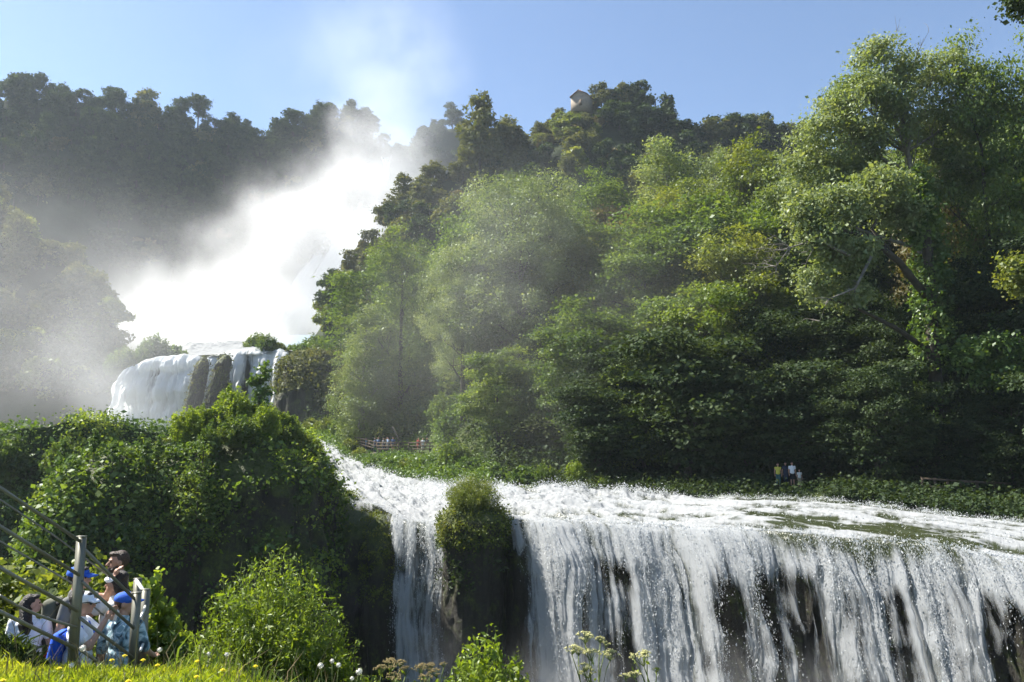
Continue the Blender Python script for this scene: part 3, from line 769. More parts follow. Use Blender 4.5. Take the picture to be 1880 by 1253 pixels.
# the far crowns are single meshes: stub of a trunk inside a clumped crown
def far_tree(seed, lobes, n_cl, m, spread, leaf, leafmat, up=.8):
    g = np.random.default_rng(seed)
    p, d = lobe_points(lobes, n_cl, g, .55, .12, .5, upbias=.4)
    ct = np.clip(.5 + .4 * fbm(p * .4 + seed, 2) + g.normal(size=len(p)) * .12, 0, 1)
    v, f, t = clumps(p, m, spread, leaf, g, up, .7, .75, ct, d)
    mb = MB(); mb.tube([(0, 0, -1.5), (.1, 0, max(c[2] for c, _ in lobes))], [.3, .12], 6); v2, f2 = mb.arrays()
    faces = [f, f2[0] + len(v)] + ([f2[1] + len(v)] if len(f2) > 1 else [])
    n2 = sum(len(a) for a in f2)
    return np_mesh('far_crown', np.concatenate([v, v2]), faces, (M[leafmat], M['bark']), face_attr={'tint': np.concatenate([t, np.zeros(n2)])}, mat_idx=np.concatenate([np.zeros(len(f)), np.ones(n2)]))
def fr(h, r, n, s, low=.15):
    q = np.random.default_rng(s + 900); out = []
    for (c, rr) in lobes_round(h, r, n + 5, s, low, .85):
        k = q.uniform(.45, 1.05); out.append((np.array(c) + q.normal(size=3) * np.array([.9, .9, .8]), tuple(np.array(rr) * k)))
    return out
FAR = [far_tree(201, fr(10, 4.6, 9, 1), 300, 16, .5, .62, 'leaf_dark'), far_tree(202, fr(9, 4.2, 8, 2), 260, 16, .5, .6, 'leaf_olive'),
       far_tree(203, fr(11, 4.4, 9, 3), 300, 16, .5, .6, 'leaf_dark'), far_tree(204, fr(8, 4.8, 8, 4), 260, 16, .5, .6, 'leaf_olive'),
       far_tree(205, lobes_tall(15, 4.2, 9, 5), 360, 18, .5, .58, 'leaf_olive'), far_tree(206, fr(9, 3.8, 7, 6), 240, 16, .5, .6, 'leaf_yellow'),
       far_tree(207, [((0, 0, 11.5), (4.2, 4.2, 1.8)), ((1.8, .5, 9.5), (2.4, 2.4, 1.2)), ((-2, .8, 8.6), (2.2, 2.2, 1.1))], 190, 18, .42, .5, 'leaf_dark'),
       far_tree(208, fr(7, 3.4, 6, 8), 180, 18, .45, .55, 'leaf_brown')]

rng = np.random.default_rng(77)
def far_tree_obj(i, loc, sc, name, label, group=None, rz=None):
    o = link(name, FAR[i]); o.location = loc; o.scale = (sc * rng.uniform(.9, 1.15), sc * rng.uniform(.9, 1.15), sc * rng.uniform(.88, 1.12)); o.rotation_euler = (0, 0, rng.uniform(0, 6.28) if rz is None else rz)
    return tag(o, label, 'tree', group)

def cover(P, spacing, kinds, names, group, size=(.8, 1.2), kmin=0, kmax=1, ok=None, jitter=.42, sink=.8, wts=None):
    """single trees all over a hillside, spaced by what the eye can tell apart"""
    nu, nv = P.shape[:2]; n = 0
    px, py = px_of(P[..., 0], P[..., 1], P[..., 2])
    W = np.linalg.norm(np.diff(P, axis=0), axis=-1).sum(0).mean(); H = np.linalg.norm(np.diff(P, axis=1), axis=-1).sum(1).mean()
    cu, cv = int(W / spacing), int(H / spacing)
    for i in range(cu):
        for j in range(cv):
            u = int(np.clip((i + .5 * (j % 2) + rng.uniform(.5 - jitter, .5 + jitter)) / cu, 0, .999) * nu); k = np.clip((j + rng.uniform(.5 - jitter, .5 + jitter)) / cv, 0, .999)
            if not kmin <= k <= kmax: continue
            v = int(k * nv); X, Y_ = px[u, v], py[u, v]
            if X < -60 or X > 1960 or (ok and not ok(X, Y_)): continue
            q = rng.choice(len(kinds), p=wts); c = P[u, v] - np.array([0, 0, sink])
            far_tree_obj(kinds[q], c, rng.uniform(*size), names[q][0], names[q][1], group); n += 1
    return n

n1 = cover(LH, 8.2, [0, 2, 1, 3, 7], [('dark_tree', 'dark rounded oak in the mass clothing the shaded left cliff'), ('dark_tree', 'dark domed oak in the mass clothing the shaded left cliff'),
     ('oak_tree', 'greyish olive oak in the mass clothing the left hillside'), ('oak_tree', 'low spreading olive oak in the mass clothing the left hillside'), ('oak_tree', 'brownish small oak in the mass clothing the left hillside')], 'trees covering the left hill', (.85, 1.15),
     ok=lambda x, y: y < 520 and not (x < 190 and y > 400), wts=[.44, .40, .07, .05, .04])  # mostly dark crowns of unknown kind: the hill's shade put into leaf colour
n2 = cover(NL, 6.6, [1, 3, 5, 0, 4], [('broadleaf_tree', 'olive rounded tree on the sunlit near slope at the left edge'), ('broadleaf_tree', 'spreading olive tree on the sunlit near slope at the left edge'),
     ('broadleaf_tree', 'yellowish tree on the sunlit near slope at the left edge'), ('dark_tree', 'dark tree on the near slope at the left edge'), ('poplar_tree', 'upright tree on the near slope at the left edge')], 'trees on the near left slope', (.55, .95),
     ok=lambda x, y: y < 745, wts=[.36, .26, .24, .06, .08])
n3 = cover(CH, 7.6, [1, 3, 5, 0, 2, 7, 4], [('broadleaf_tree', 'olive rounded tree in the wood on the central hill'), ('broadleaf_tree', 'spreading olive tree in the wood on the central hill'), ('broadleaf_tree', 'yellow-green tree in the wood on the central hill'),
     ('dark_tree', 'dark rounded tree in the wood on the central hill'), ('dark_tree', 'dark domed tree in the wood on the central hill'), ('broadleaf_tree', 'brown-tinged small tree in the wood on the central hill'), ('poplar_tree', 'upright tree in the wood on the central hill')], 'trees covering the central hill', (.7, 1.0),
     ok=lambda x, y: y < 430 + 190 * (x < 800) and x < 1480 and not (990 < x < 1098 and y < 262), wts=[.28, .2, .14, .14, .1, .08, .06])
n4 = cover(FN, 10, [0, 2], [('oak_tree', 'pale hazy tree on the far hill beyond the notch'), ('oak_tree', 'pale hazy domed tree on the far hill beyond the notch')], 'trees on the far hill', (.8, 1.2), ok=lambda x, y: 690 < x < 860 and y < 320)
print('hill trees', n1, n2, n3, n4)

# skyline trees one can point at
def sky_tree(i, px, py_top, py_base, Y, name, label, h0, squash=1.0):
    b = at(px, py_base, Y); t = at(px, py_top, Y); sc = (t[2] - b[2]) / h0
    o = far_tree_obj(i, b, 1, name, label); o.scale = (sc * squash, sc * squash, sc)
    return o
sky_tree(0, 35, 146, 212, 274, 'oak_tree', 'big dark domed tree on the skyline at the far left corner', 10, 1.0)
sky_tree(6, 203, 163, 226, 281, 'pine_tree', 'flat-topped dark pine on the left skyline, short of the tall light tree', 13.3, .9)
sky_tree(4, 268, 158, 246, 284, 'poplar_tree', 'tallest light green tree on the left skyline', 16, 1.05)
sky_tree(6, 330, 184, 252, 286, 'pine_tree', 'slim pine with gaps in its crown on the left skyline', 13.3, .75)
sky_tree(6, 362, 180, 252, 287, 'pine_tree', 'fuller dark pine right of the slim one on the left skyline', 13.3, 1.0)
sky_tree(2, 600, 196, 245, 299, 'oak_tree', 'broad dark tree capping the left cliff above the spray', 11, 1.5)
sky_tree(0, 655, 208, 260, 303, 'oak_tree', 'dark domed tree at the end of the left cliff, dissolving in spray', 10, 1.4)
sky_tree(4, 880, 165, 320, 206, 'poplar_tree', 'tall pale poplar rising above the spray on the central hill', 16, .95)
sky_tree(1, 925, 226, 300, 214, 'oak_tree', 'low tree at the foot of the tall pale poplar on the hill', 9, 1.0)
sky_tree(1, 1105, 156, 205, 224, 'oak_tree', 'grey-green tree directly right of the little hilltop house', 9, .85)
sky_tree(4, 1142, 149, 215, 225, 'poplar_tree', 'feathery upright tree at the very top of the central hill', 16, 1.1)
sky_tree(2, 1165, 154, 215, 225, 'oak_tree', 'dark bluish tree at the very top of the central hill', 11, 1.0)
sky_tree(0, 1205, 172, 250, 222, 'oak_tree', 'large dark tree falling away on the right of the hilltop', 10, .95)
sky_tree(0, 1330, 214, 268, 222, 'oak_tree', 'dark rounded tree on the skyline near the big leafy tree', 10, 1.2)
sky_tree(4, 1382, 206, 275, 222, 'poplar_tree', 'small light tree on the skyline touching the big leafy tree', 16, 1.2)

for px, pt, i in ((1252, 232, 1), (1282, 226, 0), (1306, 230, 3), (1360, 222, 2), (1402, 226, 1), (1424, 232, 0), (1455, 236, 3), (1485, 238, 2)):
    sky_tree(i, px, pt, 285, 221, 'oak_tree', 'small rounded tree of the wooded crest right of the hilltop', [10, 9, 11, 8][i], 1.1)['group'] = 'trees along the crest right of the hilltop'
# ------------------------------------------------------------------ the wooded bank
def bank_tree(key, px, Y, py_top, name, label, h0, squash=1.0, rz=0.0, group=None, sink=.2):
    x = (px - 940) / FPX * Y * 1.0; z = bank_z(np.array([x]), np.array([Y]))[0] - sink
    for _ in range(3):
        x = at(px, px_of(x, Y, z)[1], Y)[0]; z = float(bank_z(np.array([x]), np.array([Y]))[0]) - sink
    top = at(px, py_top, Y)[2]; sc = (top - z) / h0
    return place_tree(name, label, PROTO[key], (x, Y, z), rz, (sc * squash, sc * squash, sc), group)

T = bank_tree
T('poplar_b', 735, 106, 412, 'poplar_tree', 'tall green poplar above the timber platform, leftmost of the bank', 27, .92, .6)
T('poplar', 668, 104, 560, 'poplar_tree', 'slim greyish young poplar left of the tall green poplar', 27, 1.1, 2.2)
T('yellow', 850, 98, 560, 'maple_tree', 'yellow-green small tree in front of the tall green poplar', 22, .9, 1.2)
T('willow', 955, 86, 312, 'willow_tree', 'huge silvery willow veiled in drifting spray mid picture', 30, .95, .4)
T('willow', 850, 90, 440, 'willow_tree', 'silvery willow leaning left of the huge veiled one', 30, .8, 3.4)
T('poplar_b', 1090, 100, 318, 'poplar_tree', 'rounded green tree rising right behind the huge willow', 27, 1.35, 2.5)
T('brown', 1150, 96, 372, 'maple_tree', 'russet-tinged tree below the pale poplar group', 16, .9, .3)
T('poplar', 1232, 105, 254, 'poplar_tree', 'pale broad-topped poplar standing against the dark hill', 27, 1.25, .9)
T('poplar', 1325, 100, 262, 'poplar_tree', 'slim pale poplar right of the broad pale one', 27, .8, 4.1)
T('yellow', 1290, 88, 345, 'maple_tree', 'yellow-green tree in full sun below the pale poplars', 22, 1.15, 2.0)
T('yellow', 1385, 90, 272, 'maple_tree', 'tall yellow-green tree touching the big leafy tree', 22, .95, 5.0)
T('maple', 1190, 80, 445, 'maple_tree', 'dark green maple with sunlit sprays below the russet tree', 22, 1.0, .5)
T('maple', 1400, 78, 400, 'maple_tree', 'bright-leaved maple under the tall yellow-green tree', 22, 1.0, 2.8)
T('maple_b', 1290, 70, 520, 'maple_tree', 'layered maple catching light over the dark wood', 18, 1.05, 1.7)
T('maple_b', 1070, 74, 560, 'maple_tree', 'shadowed maple low at the foot of the huge willow', 18, 1.1, 4.4)
T('maple_b', 915, 76, 640, 'maple_tree', 'leafy maple overhanging the right end of the platform', 18, 1.0, .2)
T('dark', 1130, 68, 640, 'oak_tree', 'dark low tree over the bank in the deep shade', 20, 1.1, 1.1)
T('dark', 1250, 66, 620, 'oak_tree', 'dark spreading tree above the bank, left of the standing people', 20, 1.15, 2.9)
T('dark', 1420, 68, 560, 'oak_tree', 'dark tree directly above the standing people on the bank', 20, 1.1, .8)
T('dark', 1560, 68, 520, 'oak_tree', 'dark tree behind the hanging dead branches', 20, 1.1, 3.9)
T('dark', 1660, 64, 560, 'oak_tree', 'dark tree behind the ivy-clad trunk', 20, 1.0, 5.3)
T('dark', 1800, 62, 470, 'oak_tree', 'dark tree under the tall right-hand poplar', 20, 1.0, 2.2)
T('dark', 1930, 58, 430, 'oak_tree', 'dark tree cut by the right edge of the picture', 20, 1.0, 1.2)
T('brown', 1745, 70, 365, 'maple_tree', 'russet dry-leaved tree right of the ivy-clad trunk', 16, .7, 1.9)
T('brown', 1850, 66, 420, 'maple_tree', 'russet dry-leaved tree at the right edge', 16, .7, 3.1)
T('maple', 1500, 84, 330, 'maple_tree', 'green maple tucked behind the big leafy tree', 22, .95, 5.9)
T('dark', 1010, 82, 560, 'oak_tree', 'shaded tree behind the huge willow trunk', 20, .9, 5.7)
T('dark', 1330, 84, 420, 'oak_tree', 'shaded tree filling the wood below the yellow-green trees', 20, 1.1, .1)
T('dark', 1620, 84, 330, 'oak_tree', 'shaded tree filling the wood behind the big leafy tree', 20, 1.1, 4.0)

for i, px in enumerate(range(1110, 1960, 70)):
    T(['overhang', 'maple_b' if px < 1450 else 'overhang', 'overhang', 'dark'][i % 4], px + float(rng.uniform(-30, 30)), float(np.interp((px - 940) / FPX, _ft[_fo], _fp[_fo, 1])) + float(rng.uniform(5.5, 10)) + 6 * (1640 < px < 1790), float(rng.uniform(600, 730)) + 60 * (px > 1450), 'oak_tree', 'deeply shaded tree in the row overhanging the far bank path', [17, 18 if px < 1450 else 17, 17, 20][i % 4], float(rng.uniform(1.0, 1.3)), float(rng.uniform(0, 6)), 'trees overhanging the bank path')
CAN = [(690, 470), (740, 440), (800, 455), (850, 430), (900, 350), (960, 330), (1050, 345), (1110, 340), (1160, 390), (1232, 320), (1325, 330), (1385, 330), (1430, 330), (1500, 310), (1600, 270), (1760, 200), (1840, 170), (2000, 140)]
kn = [('maple', 22), ('poplar_b', 27), ('yellow', 22), ('maple', 22), ('poplar', 27), ('maple_b', 18)]
for row, (d0, lo, hi) in enumerate(((20, 90, 240), (27, 50, 150), (36, 20, 80), (48, 8, 40))):
    for i, px in enumerate(np.arange(700 + 30 * (row % 2), 1960, 72 - 4 * row)):
        px = float(px + rng.uniform(-20, 20)); x0 = (px - 940) / FPX; w_ = 5 + 13 * float(sstep(-.02, -.12, x0))
        Yt = float(np.interp(x0, _ft[_fo], _fp[_fo, 1])) + w_ + d0 - 5 + float(rng.uniform(-3, 3)) + 13 * float(sstep(1380, 1500, px)); py = float(np.interp(px, *zip(*CAN))) + float(rng.uniform(lo, hi))
        if row == 0 and px < 1180: continue
        key, h0 = kn[int(rng.integers(0, 6))]
        T(key, px, Yt, py, ['maple_tree', 'poplar_tree'][key.startswith('pop')], 'leafy tree filling the continuous canopy of the wooded bank', h0, float(rng.uniform(.95, 1.35)), float(rng.uniform(0, 6)), 'trees of the bank canopy')
# the great leafy tree on the right: leaning trunk wrapped in ivy, bare twigs at its top, a long limb reaching left
def big_tree():
    h = 36
    lobes = [((-9.5, 2, 23.5), (3.6, 3.6, 3.0)), ((-7.2, 0, 27), (3.8, 3.8, 3.0)), ((-4.5, 1, 30), (3.6, 3.6, 3.2)), ((-3.2, -1, 33.2), (2.6, 2.6, 2.4)), ((-.6, 1, 31.0), (3.2, 3.2, 3.0)), ((2.3, 0, 32.5), (2.4, 2.4, 2.8)),
             ((3.6, 1, 28.6), (2.8, 2.8, 3)), ((-2.6, 2, 26.4), (3.8, 3.8, 3)), ((2.4, 2, 24.4), (3.2, 3.2, 2.6)), ((-6, 2, 23), (3.0, 3.0, 2.4)), ((-9, 0, 19.8), (2.2, 2.2, 1.8)), ((-5.8, -2.5, 29.5), (2.4, 2.4, 2))]
    tr, cr = make_tree(301, h, lobes, .55, 540, 150, .58, .225, 'leaf_silver', 'bark_grey', .36, flat=.6, lean=(-1.6, 0), up=.5, twigs=130, bare=12)
    return tr, cr
Yb = 63.0; xb = at(1735, 880, Yb)[0]; zb = float(bank_z(np.array([xb]), np.array([Yb]))[0])
bt = place_tree('sycamore_tree', 'largest leafy tree, towering at right with bare twigs sticking from its top', big_tree(), (xb, Yb, zb), 0, .945)
g = np.random.default_rng(9)
def ivy_on(path, rad, n, m, seed):
    path = np.asarray(path, float); q = np.random.default_rng(seed)
    k = q.uniform(0, len(path) - 1, n); i = k.astype(int).clip(0, len(path) - 2); c = path[i] + (path[i + 1] - path[i]) * (k - i)[:, None]
    d = q.normal(size=(n, 3)); d[:, 2] *= .3; d = nrm(d)
    return foliage_obj('ivy', c + d * np.interp(k, [0, len(path) - 1], rad)[:, None], d, m, .3, .26, 'leaf_ivy', seed, .5)
# twin ivy-clad trunks
tv = [at(a, b, c) for a, b, c in ((1738, 900, 58), (1725, 760, 58), (1712, 640, 58), (1708, 520, 58), (1700, 430, 58), (1690, 370, 58.5), (1670, 310, 59))]
tv[0][2] = float(bank_z(np.array([tv[0][0]]), np.array([58.]))[0]) - .3
ev = empty('sycamore_tree', tv[0]); tag(ev, 'tall trunk smothered in ivy with a silver-leaved limb reaching left', 'tree')
loc = [p - tv[0] for p in tv]
mb = MB(); mb.tube(loc, [.62, .5, .44, .4, .36, .3, .2], 10)
limb1 = [at(1712, 560, 58) - tv[0], at(1650, 480, 57) - tv[0], at(1590, 435, 56) - tv[0], at(1520, 415, 55.5) - tv[0], at(1470, 440, 55) - tv[0]]
mb.tube(limb1, [.3, .24, .19, .13, .06], 8)
limb2 = [at(1640, 470, 57) - tv[0], at(1600, 420, 57) - tv[0], at(1640, 350, 57) - tv[0]]
mb.tube(limb2, [.16, .12, .05], 6)
limb3 = [at(1700, 640, 58) - tv[0], at(1640, 600, 56.5) - tv[0], at(1560, 560, 56) - tv[0], at(1505, 545, 55.5) - tv[0]]
mb.tube(limb3, [.22, .16, .1, .05], 6)
lb = [(at(a, b, c) - tv[0], r) for a, b, c, r in ((1545, 380, 56, (2.2, 2, 1.5)), (1610, 350, 57, (2.2, 2, 1.5)), (1500, 440, 55, (1.5, 1.6, 1.3)), (1560, 470, 56, (2.0, 1.8, 1.4)), (1500, 520, 55.4, (1.6, 1.5, 1.3)), (1560, 540, 56, (1.6, 1.5, 1.2)), (1470, 390, 55.4, (1.2, 1.3, 1.2)), (1650, 400, 57.5, (1.5, 1.5, 1.2)))]
q = np.random.default_rng(5); p, d = lobe_points(lb, 420, q, .3, .12)
for c, r in lb:
    sel = np.argsort(np.linalg.norm(p - c, axis=1))[:14]
    for s_ in sel: mb.tube(limb(c, p[s_], q, .15, 4), [.05, .035, .02, .01], 4, False)
mb.build('trunk', M['bark'], ev)
v, f, t = clumps(p, 58, .45, .24, q, .5, .65, .65, None, d); link('crown', np_mesh('crown', v, f, (M['leaf_silver'],), face_attr={'tint': t}), ev)
iv = ivy_on(loc, (1.15, .55), 330, 34, 3); iv.parent = ev
# bare dead branches hanging in front of the wood
def dead_branch(label, pts, seed, n, spread):
    q = np.random.default_rng(seed); W = [at(*a) for a in pts]; o0 = W[0]; W = [p - o0 for p in W]
    mb = MB(); mb.tube(W, np.linspace(.12, .02, len(W)), 6)
    for i in range(n):
        s = np.array(W[q.integers(1, len(W))]); e = s + np.array([-abs(q.normal()) * spread, q.normal() * spread * .5, q.normal() * spread * .7])
        b = limb(s, e, q, .16, 6); mb.tube(b, np.linspace(.045, .01, 6), 4, False)
        for k in range(4):
            s2 = b[q.integers(2, 6)]; mb.tube(limb(s2, s2 + q.normal(size=3) * spread * .35 + np.array([-.3, 0, -.1]), q, .15, 4), np.linspace(.02, .006, 4), 3, False)
    o = mb.build('dead_branch', M['bark_grey'], loc=o0); tag(o, label, 'branch')
dead_branch('pale leafless branch fanning out left of the silver-leaved limb', [(1560, 470, 54.5), (1500, 440, 54.3), (1450, 455, 54), (1425, 490, 54)], 4, 12, 1.4)
dead_branch('thin bare branch hanging down from the silver-leaved limb', [(1600, 470, 54.5), (1570, 530, 54), (1520, 550, 53.8), (1505, 590, 53.6)], 6, 6, .7)

# right edge: tall green tree, its lower bough lit by the sun, pine tip in the corner
T('poplar_b', 1850, 62, 62, 'poplar_tree', 'tall green poplar at the right edge, beside the largest leafy tree', 27, .62, 1.0)
T('poplar_b', 1950, 60, 60, 'poplar_tree', 'tall green tree half cut off by the right edge', 27, .7, 4.0)
def bough(name, label, px, py, Y, lobes, mat_, n, m, leaf, stem_to, seed):
    q = np.random.default_rng(seed); o0 = at(px, py, Y); e = empty(name, o0); tag(e, label, 'branch')
    p, d = lobe_points(lobes, n, q, .3, .15)
    mb = MB(); a = at(*stem_to) - o0
    for c, r in lobes:
        b = limb(a, c, q, .1, 6); mb.tube(b, np.linspace(.1, .03, 6), 5, False)
        for s_ in np.argsort(np.linalg.norm(p - np.array(c), axis=1))[:10]: mb.tube(limb(b[-1], p[s_], q, .1, 4), [.03, .02, .012, .008], 4, False)
    mb.build('stem', M['bark'], e)
    v, f, t = clumps(p, m, .4, leaf, q, .9, .6, .75, None, d); link('leaves', np_mesh('leaves', v, f, (M[mat_],), face_attr={'tint': t}), e)
bough('leafy_branch', 'sunlit leafy bough low at the right edge of the wood', 1820, 670, 52, [((-1.2, 0, .6), (1.3, 1.2, 1.1)), ((.6, .3, 1.0), (1.5, 1.3, 1.0)), ((.2, 0, -.8), (1.2, 1.1, .9)), ((2.2, .4, .2), (1.3, 1.2, 1.2))], 'leaf_ivy', 130, 46, .22, (1960, 560, 58), 3)
bough('leafy_branch', 'yellow-green bough at the right edge above the sunlit one', 1872, 510, 50, [((0, 0, .4), (.9, .9, 1.1)), ((.8, 0, -.6), (1.0, 1, .9))], 'leaf_yellow', 70, 46, .2, (1960, 450, 56), 4)
bough('pine_branch', 'dark pine tip poking into the top right corner', 1872, 12, 36, [((.2, 0, .2), (.7, .7, .5)), ((.9, 0, .6), (.8, .8, .6))], 'leaf_dark', 60, 50, .16, (2010, -20, 40), 5)

# ------------------------------------------------------------------ bushes
def make_bush(seed, h, r, shoots, per, leaf, leafmat, aspect=.4, upright=.6, base_r=.35, start=.25, stem=.012, bend=.1, lspread=.05):
    g = np.random.default_rng(seed); mb = MB(); P_, T_ = [], []
    for i in range(shoots):
        a = g.uniform(0, 6.28); k = math.sqrt(g.uniform(0, 1))
        b = np.array([base_r * r * k * math.cos(a), base_r * r * k * math.sin(a), -.1 * h])
        k2 = k * g.uniform(.75, 1.1); hh = h * (1 - upright * .0 - .75 * k2 ** 2 * (1 - upright) - .45 * k2 ** 2 * upright) * g.uniform(.72, 1.08)
        e = np.array([r * k2 * math.cos(a), r * k2 * math.sin(a), hh])
        L_ = limb(b, e, g, bend, 7, .08); mb.tube(L_, np.linspace(stem, stem * .25, 7), 4, False)
        t = start + (1 - start) * g.uniform(0, 1, per) ** .8; j = (t * 6).clip(0, 5.99); i0 = j.astype(int)
        P_.append(L_[i0] + (L_[i0 + 1] - L_[i0]) * (j - i0)[:, None]); T_.append(np.full(per, g.uniform(.15, .85)))
    P_ = np.concatenate(P_); T_ = np.concatenate(T_); n = len(P_)
    P_ = P_ + g.normal(size=(n, 3)) * lspread * r
    nor = g.normal(size=(n, 3)); nor[:, 2] += .4; nor = nrm(nor)
    v, f = leaf_quads(P_, nor, leaf, g, aspect)
    return mb.mesh('stems', M['green_stem']), np_mesh('leaves', v, f, (M[leafmat],), face_attr={'tint': np.clip(T_ + g.normal(size=n) * .14, 0, 1)})
def place_bush(name, label, pr, loc, sc=1.0, rz=0.0, group=None, cat='bush'):
    o = empty(name, loc, rz, sc); tag(o, label, cat, group); link('stems', pr[0], o); link('leaves', pr[1], o); return o
BUSH = [make_bush(401, 3.0, 1.3, 130, 60, .15, 'leaf_bright', .45, .8), make_bush(402, 2.4, 1.5, 120, 60, .15, 'leaf_green', .55, .5),
        make_bush(403, 3.2, 1.1, 100, 70, .14, 'leaf_ivy', .5, .85), make_bush(404, 1.6, 1.6, 110, 60, .17, 'leaf_ivy', .7, .2), make_bush(405, 1.8, 1.3, 110, 60, .15, 'leaf_yellow', .5, .4),
        make_bush(406, 2.2, 1.7, 190, 90, .10, 'moss', .3, .5, bend=.14)]
g = np.random.default_rng(55)
def drop_on(Ps, x, y):
    best = -99
    for P in Ps:
        d = np.hypot(P[..., 0] - x, P[..., 1] - y); z = P[..., 2][d < .9]
        if len(z): best = max(best, z.max())
    return best
# upright bushes crowning the crag
k = 0
for px, Y, sc, i in ((318, 44.5, .8, 4), (345, 44, 1.0, 0), (375, 45.5, 1.15, 0), (400, 46, 1.2, 2), (428, 46, 1.25, 0), (455, 46.5, 1.3, 0), (480, 47, 1.3, 2), (505, 47.5, 1.15, 0), (530, 48.5, 1.0, 0), (552, 49, .85, 4), (572, 49.5, .7, 1), (440, 43.8, .9, 1), (390, 43, .9, 1), (490, 44.8, .9, 0), (525, 46.5, .8, 1), (350, 42.3, .8, 3), (420, 49.5, 1.2, 2), (465, 50, 1.2, 1), (585, 50.5, .7, 3)):
    x = (px - 940) / FPX * Y; z = drop_on(promP, x, Y); z = z if z > -50 else -1
    place_bush('bush', 'upright willowy bush among those crowning the ivy crag', BUSH[i], (x, Y, z - .25), (sc * g.uniform(.55, .95), sc * g.uniform(.55, .95), sc * g.uniform(.5, .82)), g.uniform(0, 6), 'bushes crowning the crag')
tp = make_tree(410, 5, lobes_tall(5, .7, 7, 2, .3), .06, 90, 16, .14, .2, 'leaf_ivy', 'bark', .1, twigs=30, aspect=.6)
xx = (480 - 940) / FPX * 47.5; zz = drop_on(promP, xx, 47.5)
place_tree('poplar_sapling', 'leafy sapling standing above the bushes on the crag', tp, (xx, 47.5, zz - .2), 0, 1.0)
xx = (385 - 940) / FPX * 41.5
place_tree('leafy_sapling', 'light leafy sapling growing on the face of the crag', make_tree(411, 5, lobes_tall(5.4, 1.2, 9, 4, .1, .5), .07, 130, 22, .22, .17, 'leaf_green', 'bark', .1, twigs=40, aspect=.5), (xx, 40.6, at(385, 990, 40.6)[2]), 0, .9)
# creeper over the crags
def drape(name, label, Ps, n, m, spread, leaf, material, seed, gap, scale, **kw):
    pp, nn = zip(*[ivy_points(P, n // len(Ps), seed + i, True, gap, scale, kw.get('zmin', -13), kw.get('nx_max', 9)) for i, P in enumerate(Ps)])
    o = foliage_obj(name, np.concatenate(pp), np.concatenate(nn), m, spread, leaf, material, seed, kw.get('up', .5)); o['kind'] = 'stuff'; return o
drape('creeper_foliage', '', promP, 1700, 26, .34, .19, 'leaf_ivy', 71, .02, .35, nx_max=.15)
drape('creeper_foliage', '', [P[:, :26] for P in promP], 700, 26, .32, .2, 'leaf_green', 72, -.05, .5)
drape('creeper_foliage', '', [P[:, :30] for P in prom2P], 1300, 26, .3, .2, 'leaf_green', 74, -.7, .35)
drape('creeper_foliage', '', prom2P, 1500, 26, .3, .2, 'leaf_ivy', 73, -.2, .35)
drape('creeper_foliage', '', promP + prom2P, 900, 26, .3, .18, 'leaf_bright', 75, .22, .3, zmin=-9)
drape('dry_foliage', '', promP, 420, 22, .3, .16, 'leaf_dark', 76, .12, .4)
drape('dry_foliage', '', promP[:2], 160, 14, .3, .14, 'leaf_brown', 86, .2, .6)
drape('ridge_foliage', '', [RDG], 2600, 26, .5, .24, 'leaf_ivy', 77, -.35, .2, zmin=-16)
drape('ridge_foliage', '', [RDG], 1200, 26, .45, .22, 'leaf_bright', 78, .0, .16, zmin=1)
drape('cliff_moss', '', [P[:, :34] for P in clfP], 900, 22, .12, .10, 'moss', 79, -.1, .6, zmin=-7)
drape('cliff_moss', '', [P[:, :16] for P in islP], 420, 24, .14, .11, 'moss', 80, -.1, .6, zmin=-3.4)
drape('cliff_moss', '', [P[:, :40] for P in islP], 140, 20, .2, .12, 'leaf_dark', 82, .1, .5, zmin=-6)
drape('tier_foliage', '', [P[:, :30] for P in mwP], 1300, 20, .6, .5, 'leaf_olive', 81, -.9, .12, zmin=8)
for px, Y, sc, i in ((20, 60, 1.3, 1), (75, 60, 1.2, 3), (130, 61, 1.2, 1), (185, 61, 1.1, 3), (235, 62, 1.7, 1), (285, 62, 1.3, 4), (50, 54, 1.1, 3), (110, 55, 1.2, 1), (170, 54, 1.3, 3), (225, 55, 1.2, 4), (275, 55, 1.3, 1), (-20, 57, 1.4, 1), (20, 51, 1.2, 3), (90, 50, 1.2, 3), (265, 50, 1.2, 3), (150, 49, 1.1, 1), (310, 58, 1.3, 0)):
    x = (px - 940) / FPX * Y; z = drop_on([RDG], x, Y)
    place_bush('bush', 'leafy bush on the hazy ridge left of the crag', BUSH[i], (x, Y, z - .3), sc, g.uniform(0, 6), 'bushes on the left ridge')
# bush on the rock between the falls
x = (870 - 940) / FPX * 46.2
place_bush('feathery_bush', 'feathery yellow-green bush on the rock between the falls', make_bush(407, 1.9, 1.75, 260, 110, .085, 'leaf_yellow', .28, .45, .4, .15, .01, .16, .06), (at(868, 930, 46)[0], 46.0, at(870, 934, 46)[2]), 1, .4)
